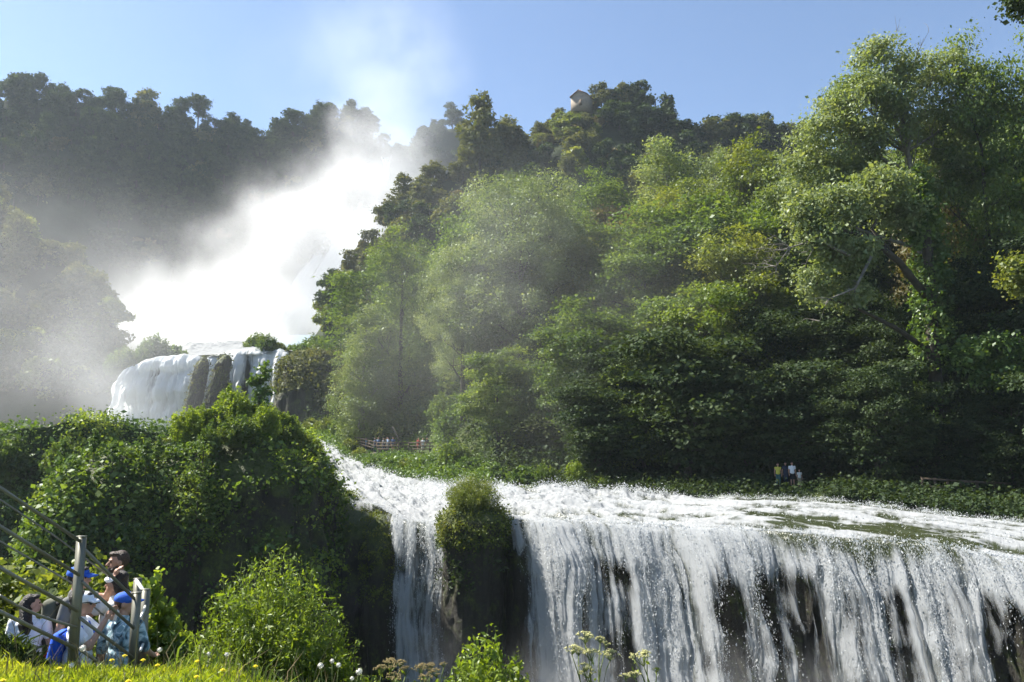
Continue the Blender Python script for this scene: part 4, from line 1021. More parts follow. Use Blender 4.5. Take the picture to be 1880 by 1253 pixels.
# far bank greenery
for px, Y, sc, i, lab in ((835, 74, 1.3, 1, ''), (800, 78, .9, 3, ''), (640, 108, 1.6, 3, ''), (600, 118, 1.6, 4, ''), (570, 122, 1.5, 4, ''), (660, 93, .9, 4, ''), (690, 85, .9, 3, ''), (720, 82, .9, 3, ''), (745, 80, .8, 4, ''), (770, 78, .9, 3, ''), (640, 100, 1.0, 4, ''),
                          (625, 112, 1.5, 1, ''), (860, 70, 1.1, 3, ''), (905, 67, 1.0, 3, ''), (960, 64, .9, 3, ''), (1000, 63, .7, 1, ''), (1055, 62, .7, 0, ''), (1105, 60.6, .35, 0, ''), (680, 118, 2.6, 1, ''), (655, 122, 2.4, 3, ''), (708, 109, 1.3, 4, ''), (700, 124, 2.6, 1, '')):
    x = at(px, 870, Y)[0]; z = float(bank_z(np.array([x]), np.array([float(Y)]))[0])
    place_bush('bush', 'green bush lining the sunlit bank of the rapids', BUSH[i], (x, Y, z - .2), sc, g.uniform(0, 6), 'bushes along the far bank')
BUSH_DARK = make_bush(408, 1.5, 1.7, 90, 50, .2, 'leaf_dark', .8, .2)  # canopy shade is put into the leaf colour of these bushes
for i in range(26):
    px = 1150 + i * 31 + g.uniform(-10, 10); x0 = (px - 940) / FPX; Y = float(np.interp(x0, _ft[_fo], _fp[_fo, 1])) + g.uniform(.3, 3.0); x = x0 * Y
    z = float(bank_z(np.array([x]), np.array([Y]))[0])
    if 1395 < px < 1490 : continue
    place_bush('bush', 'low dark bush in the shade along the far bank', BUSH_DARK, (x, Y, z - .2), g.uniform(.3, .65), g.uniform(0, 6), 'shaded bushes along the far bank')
# undergrowth filling the wood
q = np.random.default_rng(91); n = 5200
tt_ = q.uniform((560 - 940) / FPX, (2050 - 940) / FPX, n); fy = np.interp(tt_, _ft[_fo], _fp[_fo, 1])
dd_ = 7 + 13 * sstep(-.02, -.12, tt_) + np.abs(q.normal(size=n)) * 26; yy = fy + dd_; xx = tt_ * yy; zz = bank_z(xx, yy) + .5 * np.abs(q.normal(size=n)) * 2; kk = ~((yy < 99.5) & (tt_ > -.21) & (tt_ < -.08)); xx, yy, zz = xx[kk], yy[kk], zz[kk]; n = len(xx)
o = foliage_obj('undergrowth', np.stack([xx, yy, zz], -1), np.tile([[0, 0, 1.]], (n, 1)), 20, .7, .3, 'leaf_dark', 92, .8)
n = 1500; tt_ = q.uniform(.02, (2050 - 940) / FPX, n); fy = np.interp(tt_, _ft[_fo], _fp[_fo, 1]); yy = fy + q.uniform(.2, 9, n) ** 1.0; xx = tt_ * yy; zz = bank_z(xx, yy)
kk = ~((tt_ > .315) & (tt_ < .375) & (yy - fy > 1.5) & (yy - fy < 7)); xx, yy, zz = xx[kk], yy[kk], zz[kk]
o = foliage_obj('bank_foliage', np.stack([xx, yy, zz + .1], -1), np.tile([[0, 0, 1.]], (len(xx), 1)), 22, .4, .2, 'leaf_dark', 94, .6); o['kind'] = 'stuff'; o['kind'] = 'stuff'  # darker leaves here than on the left bank, to paint in the shade
n = 2600; tt_ = q.uniform((560 - 940) / FPX, (900 - 940) / FPX, n); fy = np.interp(tt_, _ft[_fo], _fp[_fo, 1]); yy = fy + q.uniform(.2, 14, n); xx = tt_ * yy; zz = bank_z(xx, yy); kk = ~((yy > 91.5) & (yy < 106) & (xx / yy > -.205) & (xx / yy < -.084)); xx, yy, zz = xx[kk], yy[kk], zz[kk]; n = len(xx)
o = foliage_obj('bank_foliage', np.stack([xx, yy, zz + .1], -1), np.tile([[0, 0, 1.]], (n, 1)), 22, .4, .2, 'leaf_ivy', 93, .6); o['kind'] = 'stuff'

for px, Y, sc, i in ((492, 153, 1.7, 1), (512, 153, 1.5, 4), (250, 151, 2.2, 3), (285, 153, 2.4, 1), (318, 154, 2.0, 3), (225, 149, 2.4, 1), (560, 154, 2.0, 3), (590, 153, 2.0, 1), (620, 152, 2.0, 3), (645, 149, 1.8, 3), (575, 158, 2.2, 1), (540, 160, 1.6, 3), (470, 166, 2.0, 1)):
    py = float(np.interp(px, [205, 235, 300, 370, 430, 480, 530, 560, 640], [715, 672, 658, 654, 648, 644, 648, 652, 668])); p = at(px, py, Y)
    place_bush('bush', 'mist-veiled bush on the rim of the middle waterfall', BUSH[i], p - np.array([0, 0, .8]), sc, g.uniform(0, 6), 'bushes on the rim of the middle tier')

for px, Y, sc, i in ((745, 103, 1.9, 1), (762, 103.5, 1.8, 3), (780, 103, 2.0, 1), (800, 101, 1.8, 3), (815, 97, 1.5, 1), (830, 92, 1.4, 3), (735, 108, 2.2, 1), (772, 110, 2.4, 1), (805, 107, 2.4, 1), (840, 100, 2.0, 3)):
    x = at(px, 820, Y)[0]; z = float(bank_z(np.array([x]), np.array([float(Y)]))[0])
    place_bush('bush', 'shaded bush at the foot of the wood behind the viewing platform', BUSH[i], (x, Y, z - .3), sc, g.uniform(0, 6), 'bushes behind the platform')

n = 1300; tt_ = q.uniform(-.14, -.06, n); yy = q.uniform(90, 112, n); xx = tt_ * yy; zz = bank_z(xx, yy); kk = ~((tt_ < -.092) & (yy < 97.5)); xx, yy, zz = xx[kk], yy[kk], zz[kk]
o = foliage_obj('undergrowth', np.stack([xx, yy, zz + .25 * np.abs(q.normal(size=len(xx)))], -1), np.tile([[0, 0, 1.]], (len(xx), 1)), 26, .5, .24, 'leaf_ivy', 97, .7); o['kind'] = 'stuff'

kk_ = 0
px_, py_ = px_of(CH[..., 0], CH[..., 1], CH[..., 2])
sel = np.argwhere((px_ > 985) & (px_ < 1100) & (py_ < 275)); rng2 = np.random.default_rng(31)
for u_, v_ in sel[rng2.choice(len(sel), min(46, len(sel)), replace=False)]:
    near_hut = 1030 < px_[u_, v_] < 1085 and py_[u_, v_] < 232
    far_tree_obj(int(rng2.choice([1, 3, 5, 7])), CH[u_, v_] - np.array([0, 0, .8]), .25 if near_hut else float(rng2.uniform(.35, .6)), 'scrub_bush', 'low scrub bush on the knoll below the hilltop hut', 'scrub on the hilltop')['category'] = 'bush'

for k in range(11):
    px = float(rng2.uniform(110, 590)); Y = float(np.interp(px, [110, 210, 330, 450, 590], [40, 41, 43, 46, 49.5])) + float(rng2.uniform(-1.6, 1.8)); x = (px - 940) / FPX * Y; z = drop_on(promP + prom2P, x, Y)
    if z < -8: continue
    place_tree('poplar_sapling', 'thin leafy shoot sticking out of the creeper on the crags', tp, (x, Y, z - .3), float(rng2.uniform(0, 6)), float(rng2.uniform(.22, .4)), 'shoots growing from the crags', 'sapling')
# ================================================================== the lawn, the steps and the people on them
def gz(x, y):
    x, y = np.asarray(x, float), np.asarray(y, float)
    l = np.interp(y, [-6, 5.5, 7.0, 7.35, 8.3, 10.9, 13, 20, 34], [.0, -.03, -.17, -.30, -1.40, -1.42, -3.2, -9, -24])
    r = np.interp(y, [-6, 5.0, 6.1, 7.5, 9, 13, 20, 34], [0, .0, -.22, -1.05, -2.0, -5, -11, -25])
    k = sstep(-2.7, -.5, x)
    z = l * (1 - k) + r * k
    m = np.exp(-(((y - 7.55) / .42) ** 2)) * sstep(-3.85, -4.5, x)
    return z + .38 * m
xs, ys = np.linspace(-14, 14, 240), np.concatenate([np.linspace(-8, 4.5, 18), np.linspace(4.6, 12, 130), np.linspace(12.3, 34, 40)])
X, Y = np.meshgrid(xs, ys, indexing='ij'); Z = gz(X, Y)
Z += .03 * fbm(np.stack([X * 1.6, Y * 1.6, 0 * X], -1), 3) + .25 * fbm(np.stack([X * .4, Y * .4, 0 * X], -1), 3) * sstep(10, 14, Y)
sheet('lawn', np.stack([X, Y, Z], -1), M['soil'])
# paved landing
pv = MB(); pv.box((-5.6, 9.35, -1.42), (5.2, 2.7, .12)); o = pv.build('path', M['path'], smooth=False); o['kind'] = 'structure'

# grass
g = np.random.default_rng(61)
def blades(n, x0, x1, y0, y1, h, wd, material, name, dens=None, lean=.35):
    x = g.uniform(x0, x1, n); y = g.uniform(y0, y1, n)
    keep = np.ones(n, bool)
    if dens is not None: keep = dens(x, y) > g.uniform(0, 1, n)
    x, y = x[keep], y[keep]; n = len(x); b = np.stack([x, y, gz(x, y) - .01], -1)
    hh = h * g.lognormal(0, .35, n)[:, None] * (1 + .35 * perlin(np.stack([x * 2.2, y * 2.2, 0 * x], -1)))[:, None]
    d = g.normal(size=(n, 3)) * lean; d[:, 2] = 1; d = nrm(d); sd = nrm(np.cross(d, g.normal(size=(n, 3)))) * wd * g.uniform(.6, 1.4, (n, 1))
    bend = np.stack([g.normal(size=n), g.normal(size=n), -np.ones(n) * .3], -1) * hh * .22
    m_ = b + d * hh * .55; t = b + d * hh + bend
    v = np.stack([b - sd, b + sd, m_ + sd * .8, m_ - sd * .8, t + sd * .12, t - sd * .12], 1).reshape(-1, 3)
    i = np.arange(n)[:, None] * 6
    f = np.concatenate([i + [[0, 1, 2, 3]], i + [[3, 2, 4, 5]]])
    tint = np.clip(.5 + .4 * perlin(np.stack([x * 1.1, y * 1.1, 0 * x + 4], -1)) + g.normal(size=n) * .18, 0, 1)
    o = link(name, np_mesh(name, v, f, (M[material],), face_attr={'tint': np.tile(tint, 2)})); o['kind'] = 'stuff'; return o
notm = lambda x, y: 1 - .97 * sstep(-3.7, -4.1, x) * sstep(7.0, 7.2, y)
blades(95000, -5.6, -.4, 5.3, 7.5, .055, .006, 'grass', 'grass', notm)
blades(16000, -5.6, -.2, 5.3, 7.4, .035, .014, 'leaf_bright', 'grass', notm, .9)
blades(9000, -8, 3, 6.9, 9.0, .16, .008, 'leaf_green', 'grass', lambda x, y: (x > -2.9) * .9)
blades(5000, -7, -3.8, 7.1, 7.9, .09, .012, 'leaf_dark', 'shade_blades', None, .8)  # dark blades that paint in the unlit face of the mound
blades(1500, -5.4, 0, 6.3, 7.6, .26, .003, 'dry_stem', 'dry_grass', lambda x, y: .35 + 0 * x, .18)

# flowers of the lawn
M['petal'] = plain('petal', (.85, .74, .02), (.78, .62, .01), 30, .7)
M['fluff'] = plain('fluff', (.82, .80, .74), (.65, .62, .55), 60, .95)
M['umbel'] = plain('umbel', (.34, .27, .13), (.22, .17, .07), 40, .9)
M['umbel_pale'] = plain('umbel_pale', (.55, .52, .26), (.36, .36, .14), 40, .9)
def dandelion(x, y, h, kind, lean, r):
    o = empty('dandelion', (x, y, float(gz(x, y)) - .01))
    top = np.array([lean, g.normal() * .02, h])
    MB().tube([(0, 0, 0), top * np.array([.3, .3, .5]), top], [.0035, .003, .0025], 5).build('stem', M['green_stem'], o)
    mb = MB()
    if kind == 'yellow':
        for ring, (n, rr, zz) in enumerate(((16, r, 0), (12, r * .7, .006), (8, r * .4, .010))):
            for i in range(n):
                a = i * 6.283 / n + ring; c, s = math.cos(a), math.sin(a); w_ = r * .16
                mb.add(np.array([(0, 0, zz), (c * rr * .6 - s * w_, s * rr * .6 + c * w_, zz + .004), (c * rr, s * rr, zz + .003), (c * rr * .6 + s * w_, s * rr * .6 - c * w_, zz + .004)]) + top, [[0, 1, 2, 3]])
        mb.ball(top - np.array([0, 0, .006]), (r * .4, r * .4, .008), 8, 5)
    else:
        d = g.normal(size=(160, 3)); d = nrm(d)
        for q in d:
            e = top + q * r; a = nrm(np.cross(q, [.3, .5, .8])) * r * .13; b = np.cross(q, a)
            mb.add(np.array([e - a, e + b, e + a, e - b]), [[0, 1, 2, 3]])
        mb.ball(top, r * .62, 10, 6, noise=.2)
    mb.build('flower', M['petal' if kind == 'yellow' else 'fluff'], o)
    return o
for x, px, py, Y_, lab in ((0, 200, 1210, 7.0, 'yellow dandelion in front of the second railing post'), (0, 225, 1203, 7.0, 'taller yellow dandelion before the boy in the blue cap'), (0, 258, 1211, 7.0, 'yellow dandelion at the foot of the corner posts'), (0, 283, 1222, 6.8, 'yellow dandelion just right of the corner posts'),
                           (0, 360, 1212, 6.9, 'yellow dandelion between the vine and the willow bush'), (0, 418, 1228, 6.7, 'yellow dandelion below the left side of the willow bush'), (0, 470, 1222, 6.8, 'yellow dandelion before the willow bush, standing free'), (0, 12, 1246, 6.2, 'yellow dandelion in the bottom left corner'),
                           (0, 363, 1240, 6.4, 'yellow dandelion low in the lit grass'), (0, 232, 1250, 6.1, 'yellow dandelion at the bottom edge of the lawn'), (0, 110, 1226, 6.7, 'yellow dandelion before the dark mound')):
    p = at(px, py, Y_); z0 = float(gz(p[0], p[1])); o = dandelion(p[0], p[1], max(.05, p[2] - z0), 'yellow', g.normal() * .015, .024); tag(o, lab, 'flower')
for px, py, Y_, lab, r in ((136, 1190, 6.8, 'white dandelion clock in front of the near railing post', .026), (287, 1190, 6.9, 'grey dandelion clock right of the corner posts', .02), (598, 1220, 6.9, 'larger white dandelion clock by the right end of the lawn', .024), (612, 1212, 7.0, 'upper white dandelion clock by the right end of the lawn', .019),
                           (617, 1219, 6.8, 'white dandelion clock touching the upper one', .02), (647, 1231, 6.6, 'white dandelion clock beyond the end of the grass', .025), (646, 1241, 6.5, 'small dandelion clock under the outermost one', .016), (382, 1200, 7.0, 'pale dandelion clock against the willow bush', .018), (418, 1201, 7.0, 'pale dandelion clock in the shade of the willow bush', .018), (135, 1220, 6.6, 'small white clover head below the near post', .02)):
    p = at(px, py, Y_); z0 = float(gz(p[0], p[1])); o = dandelion(p[0], p[1], max(.06, p[2] - z0), 'clock', g.normal() * .03, r); tag(o, lab, 'flower')

def umbel_plant(name, label, base, heads, material, seed):
    """heads: (px, py, Y, radius)"""
    q = np.random.default_rng(seed); b = np.asarray(base, float); o = empty(name, b); tag(o, label, 'wild plant')
    st = MB(); W = [at(*h[:3]) - b for h in heads]; mid = np.mean(W, 0) * .5
    for (h, wv) in zip(heads, W):
        hd = MB(); r = h[3]
        st.tube(limb((0, 0, 0) if wv[2] > .8 * max(w[2] for w in W) else mid, wv - np.array([0, 0, r * .9]), q, .08, 6), np.linspace(.007, .004, 6), 5)
        for k in range(15):
            a = q.uniform(0, 6.28); rr = r * math.sqrt(q.uniform(0, 1)); e = wv + np.array([rr * math.cos(a), rr * math.sin(a), .25 * r - .5 * rr * rr / r])
            st.tube([wv - np.array([0, 0, r * .9]), e], [.0025, .0015], 3, False)
            for z in range(9):
                c = e + q.normal(size=3) * r * .12 * np.array([1, 1, .5]); hd.ball(c, r * .065 * q.uniform(.7, 1.2), 5, 3)
        hd.build('umbel', M[material], o)
    st.build('stem', M['green_stem'], o)
    P_ = np.array([mid * q.uniform(.2, 1.2) + q.normal(size=3) * np.array([.07, .07, .12]) for _ in range(70)])
    v, f = leaf_quads(P_, nrm(q.normal(size=(70, 3))), .06, q, .4); link('leaves', np_mesh('leaves', v, f, (M['leaf_bright'],), face_attr={'tint': q.uniform(.2, .8, 70)}), o)
    return o
def gp(px, Y_):
    x = (px - 940) / FPX * Y_ * 1.04; return np.array([x, Y_, float(gz(x, Y_))])
umbel_plant('wild_carrot', 'tall gone-over umbel plant with several heads, before the broad waterfall', gp(1078, 6.9), [(1074, 1165, 6.9, .085), (1050, 1188, 6.85, .07), (1062, 1192, 6.95, .06), (1086, 1198, 6.9, .085), (1102, 1172, 7.0, .045), (1112, 1180, 7.0, .04), (1120, 1198, 7.0, .075), (1072, 1222, 6.8, .06), (1080, 1232, 6.9, .07)], 'umbel_pale', 1)
umbel_plant('wild_carrot', 'umbel plant with one wide flat head, rightmost of the weeds', gp(1180, 6.7), [(1182, 1203, 6.7, .10), (1165, 1236, 6.7, .05), (1148, 1240, 6.6, .04), (1206, 1228, 6.7, .035), (1160, 1200, 6.8, .02), (1188, 1198, 6.7, .03)], 'umbel_pale', 2)
umbel_plant('wild_carrot', 'brown seeding umbel plant below the narrow chute, leftmost of the weeds', gp(722, 6.7), [(718, 1216, 6.7, .085), (700, 1226, 6.7, .06), (745, 1228, 6.8, .06), (722, 1240, 6.6, .07), (735, 1215, 6.8, .05)], 'umbel', 3)
umbel_plant('wild_carrot', 'seeding umbel plant left of the small bright bush', gp(790, 6.7), [(775, 1224, 6.7, .07), (790, 1222, 6.8, .06), (802, 1232, 6.7, .06), (815, 1218, 6.8, .035), (782, 1242, 6.6, .06)], 'umbel', 4)
# bushes near the lawn
willow_b = make_bush(421, 2.75, 1.25, 380, 170, .056, 'leaf_bright', .3, .62, .3, .18, .012, .12, .035)
place_bush('willow_bush', 'large light green willow bush in front of the dark cliff', willow_b, gp(533, 10.2) * np.array([1, 1, 0]) + np.array([0, 0, -2.5]), (1.0, 1.0, 1.03), 0.3)
place_bush('willow_bush', 'small willow bush leaning right beside the large one', make_bush(422, 1.7, .75, 120, 110, .06, 'leaf_bright', .3, .6, .3, .18, .01, .12, .035), gp(640, 10.0) * np.array([1, 1, 0]) + np.array([0, 0, -2.3]), 1, 1)
place_bush('leafy_bush', 'small bright bush between the umbel plants at the bottom edge', make_bush(423, 1.12, .52, 130, 70, .045, 'leaf_bright', .5, .5, .35, .2, .006, .1, .04), gp(895, 7.2) + np.array([0, 0, -.15]), 1, .2)
maple_v = make_bush(424, 2.5, 1.25, 220, 110, .085, 'leaf_yellow', .75, .35, .35, .25, .012, .12, .05)
place_bush('hedge_maple', 'golden-green maple bush behind the people, filling the left edge', maple_v, (-7.9, 12.6, -2.5), (1.25, 1, 1.0), .2)
place_bush('hedge_maple', 'golden-green maple bush directly behind the man in the blue cap', maple_v, (-6.4, 12.2, -2.45), (.95, 1, 1.0), 2.4)
place_bush('vine_bush', 'bright vine-leaved bush right of the corner posts', make_bush(425, 2.3, .85, 170, 110, .085, 'leaf_bright', .8, .45, .4, .2, .01, .1, .05), (-5.0, 11.3, -2.55), (.9, .9, 1.08), 1)
place_bush('vine_bush', 'darker shaded bush at the foot of the bright vine-leaved one', make_bush(426, 1.7, .8, 120, 100, .08, 'leaf_green', .7, .4, .4, .2, .01, .1, .05), (-4.5, 11.0, -2.55), 1, 2)

# ------------------------------------------------------------------ railings
M['steel'] = plain('steel', (.20, .195, .155), (.17, .165, .13), 4, .45, .3)
M['steel_sunlit'] = plain('steel_sunlit', (.62, .62, .58), (.5, .5, .46), 9, .4, .3)  # paler copy of the steel: sun on bar and rods put into colour
def railing(label, posts, rails, rod=.017):
    o = empty('handrail', posts[0][0]); tag(o, label, 'railing'); b = np.array(posts[0][0])
    for base, h, wd in posts:
        mb = MB(); c = np.asarray(base) - b
        mb.box(c + np.array([0, 0, h / 2]), (wd, .018, h)); mb.box(c + np.array([wd / 2 - .009, .0255, h / 2 - .003]), (.018, .035, h))
        mb.box(c + np.array([0, .012, h + .006]), (wd + .010, .05, .012))
        mb.build('post', M['steel'], o, False)
    for pts, r in rails:
        W = np.array([p - b for p in pts]); MB().tube(W, r, 8).build('rail', M['steel'], o)
    return o
def post_at(px, pt, pb, Y_, wd):
    t, bt = at(px, pt, Y_), at(px, pb, Y_); return (np.array([t[0], Y_, bt[2]]), t[2] - bt[2], wd)
p0, p1, p2 = post_at(-50, 850, 1130, 6.2, .07), post_at(148, 987, 1225, 7.3, .068), post_at(250, 1090, 1240, 8.0, .066)
railing('near olive steel railing of sloping rods running down to the landing', [p0, p1, p2],
        [([at(-60, 856, 6.2), at(147, 994, 7.28)], .0155), ([at(-60, 930, 6.2), at(145, 1056, 7.28)], .0155), ([at(-60, 1010, 6.2), at(143, 1122, 7.28)], .0155), ([at(-60, 1094, 6.2), at(141, 1192, 7.28)], .0155),
         ([at(0, 1094, 6.6), at(30, 1112, 6.8), at(70, 1130, 7.0), at(105, 1142, 7.15), at(140, 1152, 7.28)], .012),
         ([at(150, 1004, 7.3), at(247, 1100, 8.0)], .015), ([at(150, 1068, 7.3), at(246, 1154, 8.0)], .015), ([at(148, 1136, 7.3), at(245, 1208, 8.0)], .015), ([at(147, 1193, 7.3), at(215, 1240, 7.8)], .015)])
p3, p4 = post_at(266, 1084, 1240, 8.7, .08), post_at(252, 1064, 1200, 9.7, .08)
o = railing('far railing with thin rods on the other side of the steps, ending in corner posts', [p3, p4, post_at(-60, 860, 1080, 7.4, .07)],
        [([at(-60, 878, 7.4), at(100, 984, 8.4), at(252, 1096, 9.6)], .009), ([at(-60, 960, 7.4), at(145, 1078, 8.7), at(250, 1160, 9.6)], .009), ([at(150, 1095, 8.7), at(250, 1182, 9.6)], .009)])
W = np.array(p3[0])
for a, b_ in (((250, 1066, 9.7), (264, 1086, 8.7)),): MB().tube([at(*a) - W, at(*b_) - W], .022, 8).build('top_rail', M['steel_sunlit'], o)
for y1, y2 in ((1112, 1135), (1165, 1195)): MB().tube([at(258, y2, 8.2) - W, at(264, (y1 + y2) / 2 - 2, 8.5) - W, at(267, y1, 8.7) - W], .014, 6).build('link_rod', M['steel_sunlit'], o)

# ------------------------------------------------------------------ people
def cloth(name, c, c2=None, scale=14, rough=.85): return plain(name, c, c2 or tuple(x * .94 for x in c), scale, rough, bump=.15)
M['skin'] = plain('skin', (.46, .27, .19), (.44, .255, .178), 20, .55)
M['skin_dark'] = plain('skin_tanned', (.36, .20, .13), (.345, .19, .123), 20, .55)
M['hair'] = plain('hair', (.028, .018, .012), (.012, .008, .006), 60, .5, bump=.6)
M['hair_brown'] = plain('hair_brown', (.07, .042, .024), (.035, .02, .012), 60, .5, bump=.6)
M['white'] = cloth('white_cotton', (.78, .79, .82)); M['offwhite'] = cloth('pale_cotton', (.62, .60, .56)); M['grey_tee'] = cloth('grey_cotton', (.14, .145, .14))
M['black'] = cloth('black_cotton', (.014, .014, .016)); M['cap_blue'] = cloth('blue_cap', (.028, .11, .50)); M['bag_blue'] = cloth('blue_nylon', (.018, .10, .58)); M['bag_olive'] = cloth('olive_canvas', (.10, .105, .075))
M['red'] = cloth('red_plastic', (.55, .02, .03)); M['navy'] = cloth('navy', (.03, .045, .09)); M['eye'] = plain('eye', (.02, .015, .012), rough=.2); M['dark_plastic'] = plain('dark_plastic', (.02, .02, .022), rough=.3)
M['red_dress'] = cloth('red_dress', (.38, .07, .05)); M['yellow_top'] = cloth('yellow_top', (.55, .5, .08)); M['denim'] = cloth('denim', (.10, .15, .25)); M['pale_blue'] = cloth('pale_blue', (.35, .45, .6)); M['teal'] = cloth('teal', (.04, .11, .11)); M['khaki'] = cloth('khaki', (.3, .25, .16))
def stripes():
    m, nt, out, N, L = mat('striped_cloth'); p = N('ShaderNodeBsdfPrincipled', i_Roughness=.85); tc = N('ShaderNodeTexCoord'); w_ = N('ShaderNodeTexWave', i_Scale=9.0); w_.wave_type = 'BANDS'; w_.bands_direction = 'DIAGONAL'
    mp = N('ShaderNodeMapping'); mp.inputs['Scale'].default_value = (1, 1, 0); L(tc.outputs['Object'], mp.inputs[0]); L(mp.outputs[0], w_.inputs[0])
    r = ramp(N, [(.5, (.012, .012, .014)), (.56, (.7, .7, .7))]); L(w_.outputs[0], r.inputs[0]); L(r.outputs[0], p.inputs[0]); L(p.outputs[0], out.inputs[0]); return m
M['stripes'] = stripes()
def tiedye():
    m, nt, out, N, L = mat('tie_dye'); p = N('ShaderNodeBsdfPrincipled', i_Roughness=.85); tc = N('ShaderNodeTexCoord'); n = N('ShaderNodeTexNoise', i_Scale=9.0, i_Detail=3, i_Distortion=1.2); L(tc.outputs['Object'], n.inputs[0])
    r = ramp(N, [(.36, (.03, .06, .08)), (.46, (.22, .36, .42)), (.54, (.55, .66, .72)), (.62, (.24, .38, .44))]); L(n.outputs[0], r.inputs[0]); L(r.outputs[0], p.inputs[0]); L(p.outputs[0], out.inputs[0]); return m
M['tiedye'] = tiedye()

class Fig:
    """tapered pieces that a voxel remesh fuses into one continuous surface"""
    def __init__(s, H): s.H, s.mb = H, MB()
    def cap(s, a, b, ra, rb, k=12, sq=(1, 1)):
        a, b = np.array(a, float) * s.H, np.array(b, float) * s.H; ra, rb = ra * s.H, rb * s.H
        d = nrm(b - a); n = 6
        th = np.linspace(-math.pi / 2, 0, n); pts = [a + d * ra * math.sin(t) for t in th] + [b + d * rb * math.sin(t) for t in np.linspace(0, math.pi / 2, n)]
        rad = [max(1e-4, ra * math.cos(t)) for t in th] + [max(1e-4, rb * math.cos(t)) for t in np.linspace(0, math.pi / 2, n)]
        # drop zero-length steps
        s.mb.tube(np.array(pts) + 0, rad, k); return s
    def ball(s, c, r, rot=None): s.mb.ball(np.array(c) * s.H, np.array(np.broadcast_to(r, 3)) * s.H, 20, 14, rot); return s
    def build(s, name, material, parent, vox, smooth_it=4):
        o = s.mb.build(name, M[material], parent)
        r = o.modifiers.new('remesh', 'REMESH'); r.mode = 'VOXEL'; r.voxel_size = vox; r.use_smooth_shade = True
        if smooth_it: c = o.modifiers.new('smooth', 'SMOOTH'); c.iterations = smooth_it; c.factor = .5
        return o

def rotz(p, a, c=(0, 0, 0)):
    c = np.array(c); q = np.asarray(p, float) - c; ca, sa = math.cos(a), math.sin(a)
    return np.array([q[0] * ca - q[1] * sa, q[0] * sa + q[1] * ca, q[2]]) + c

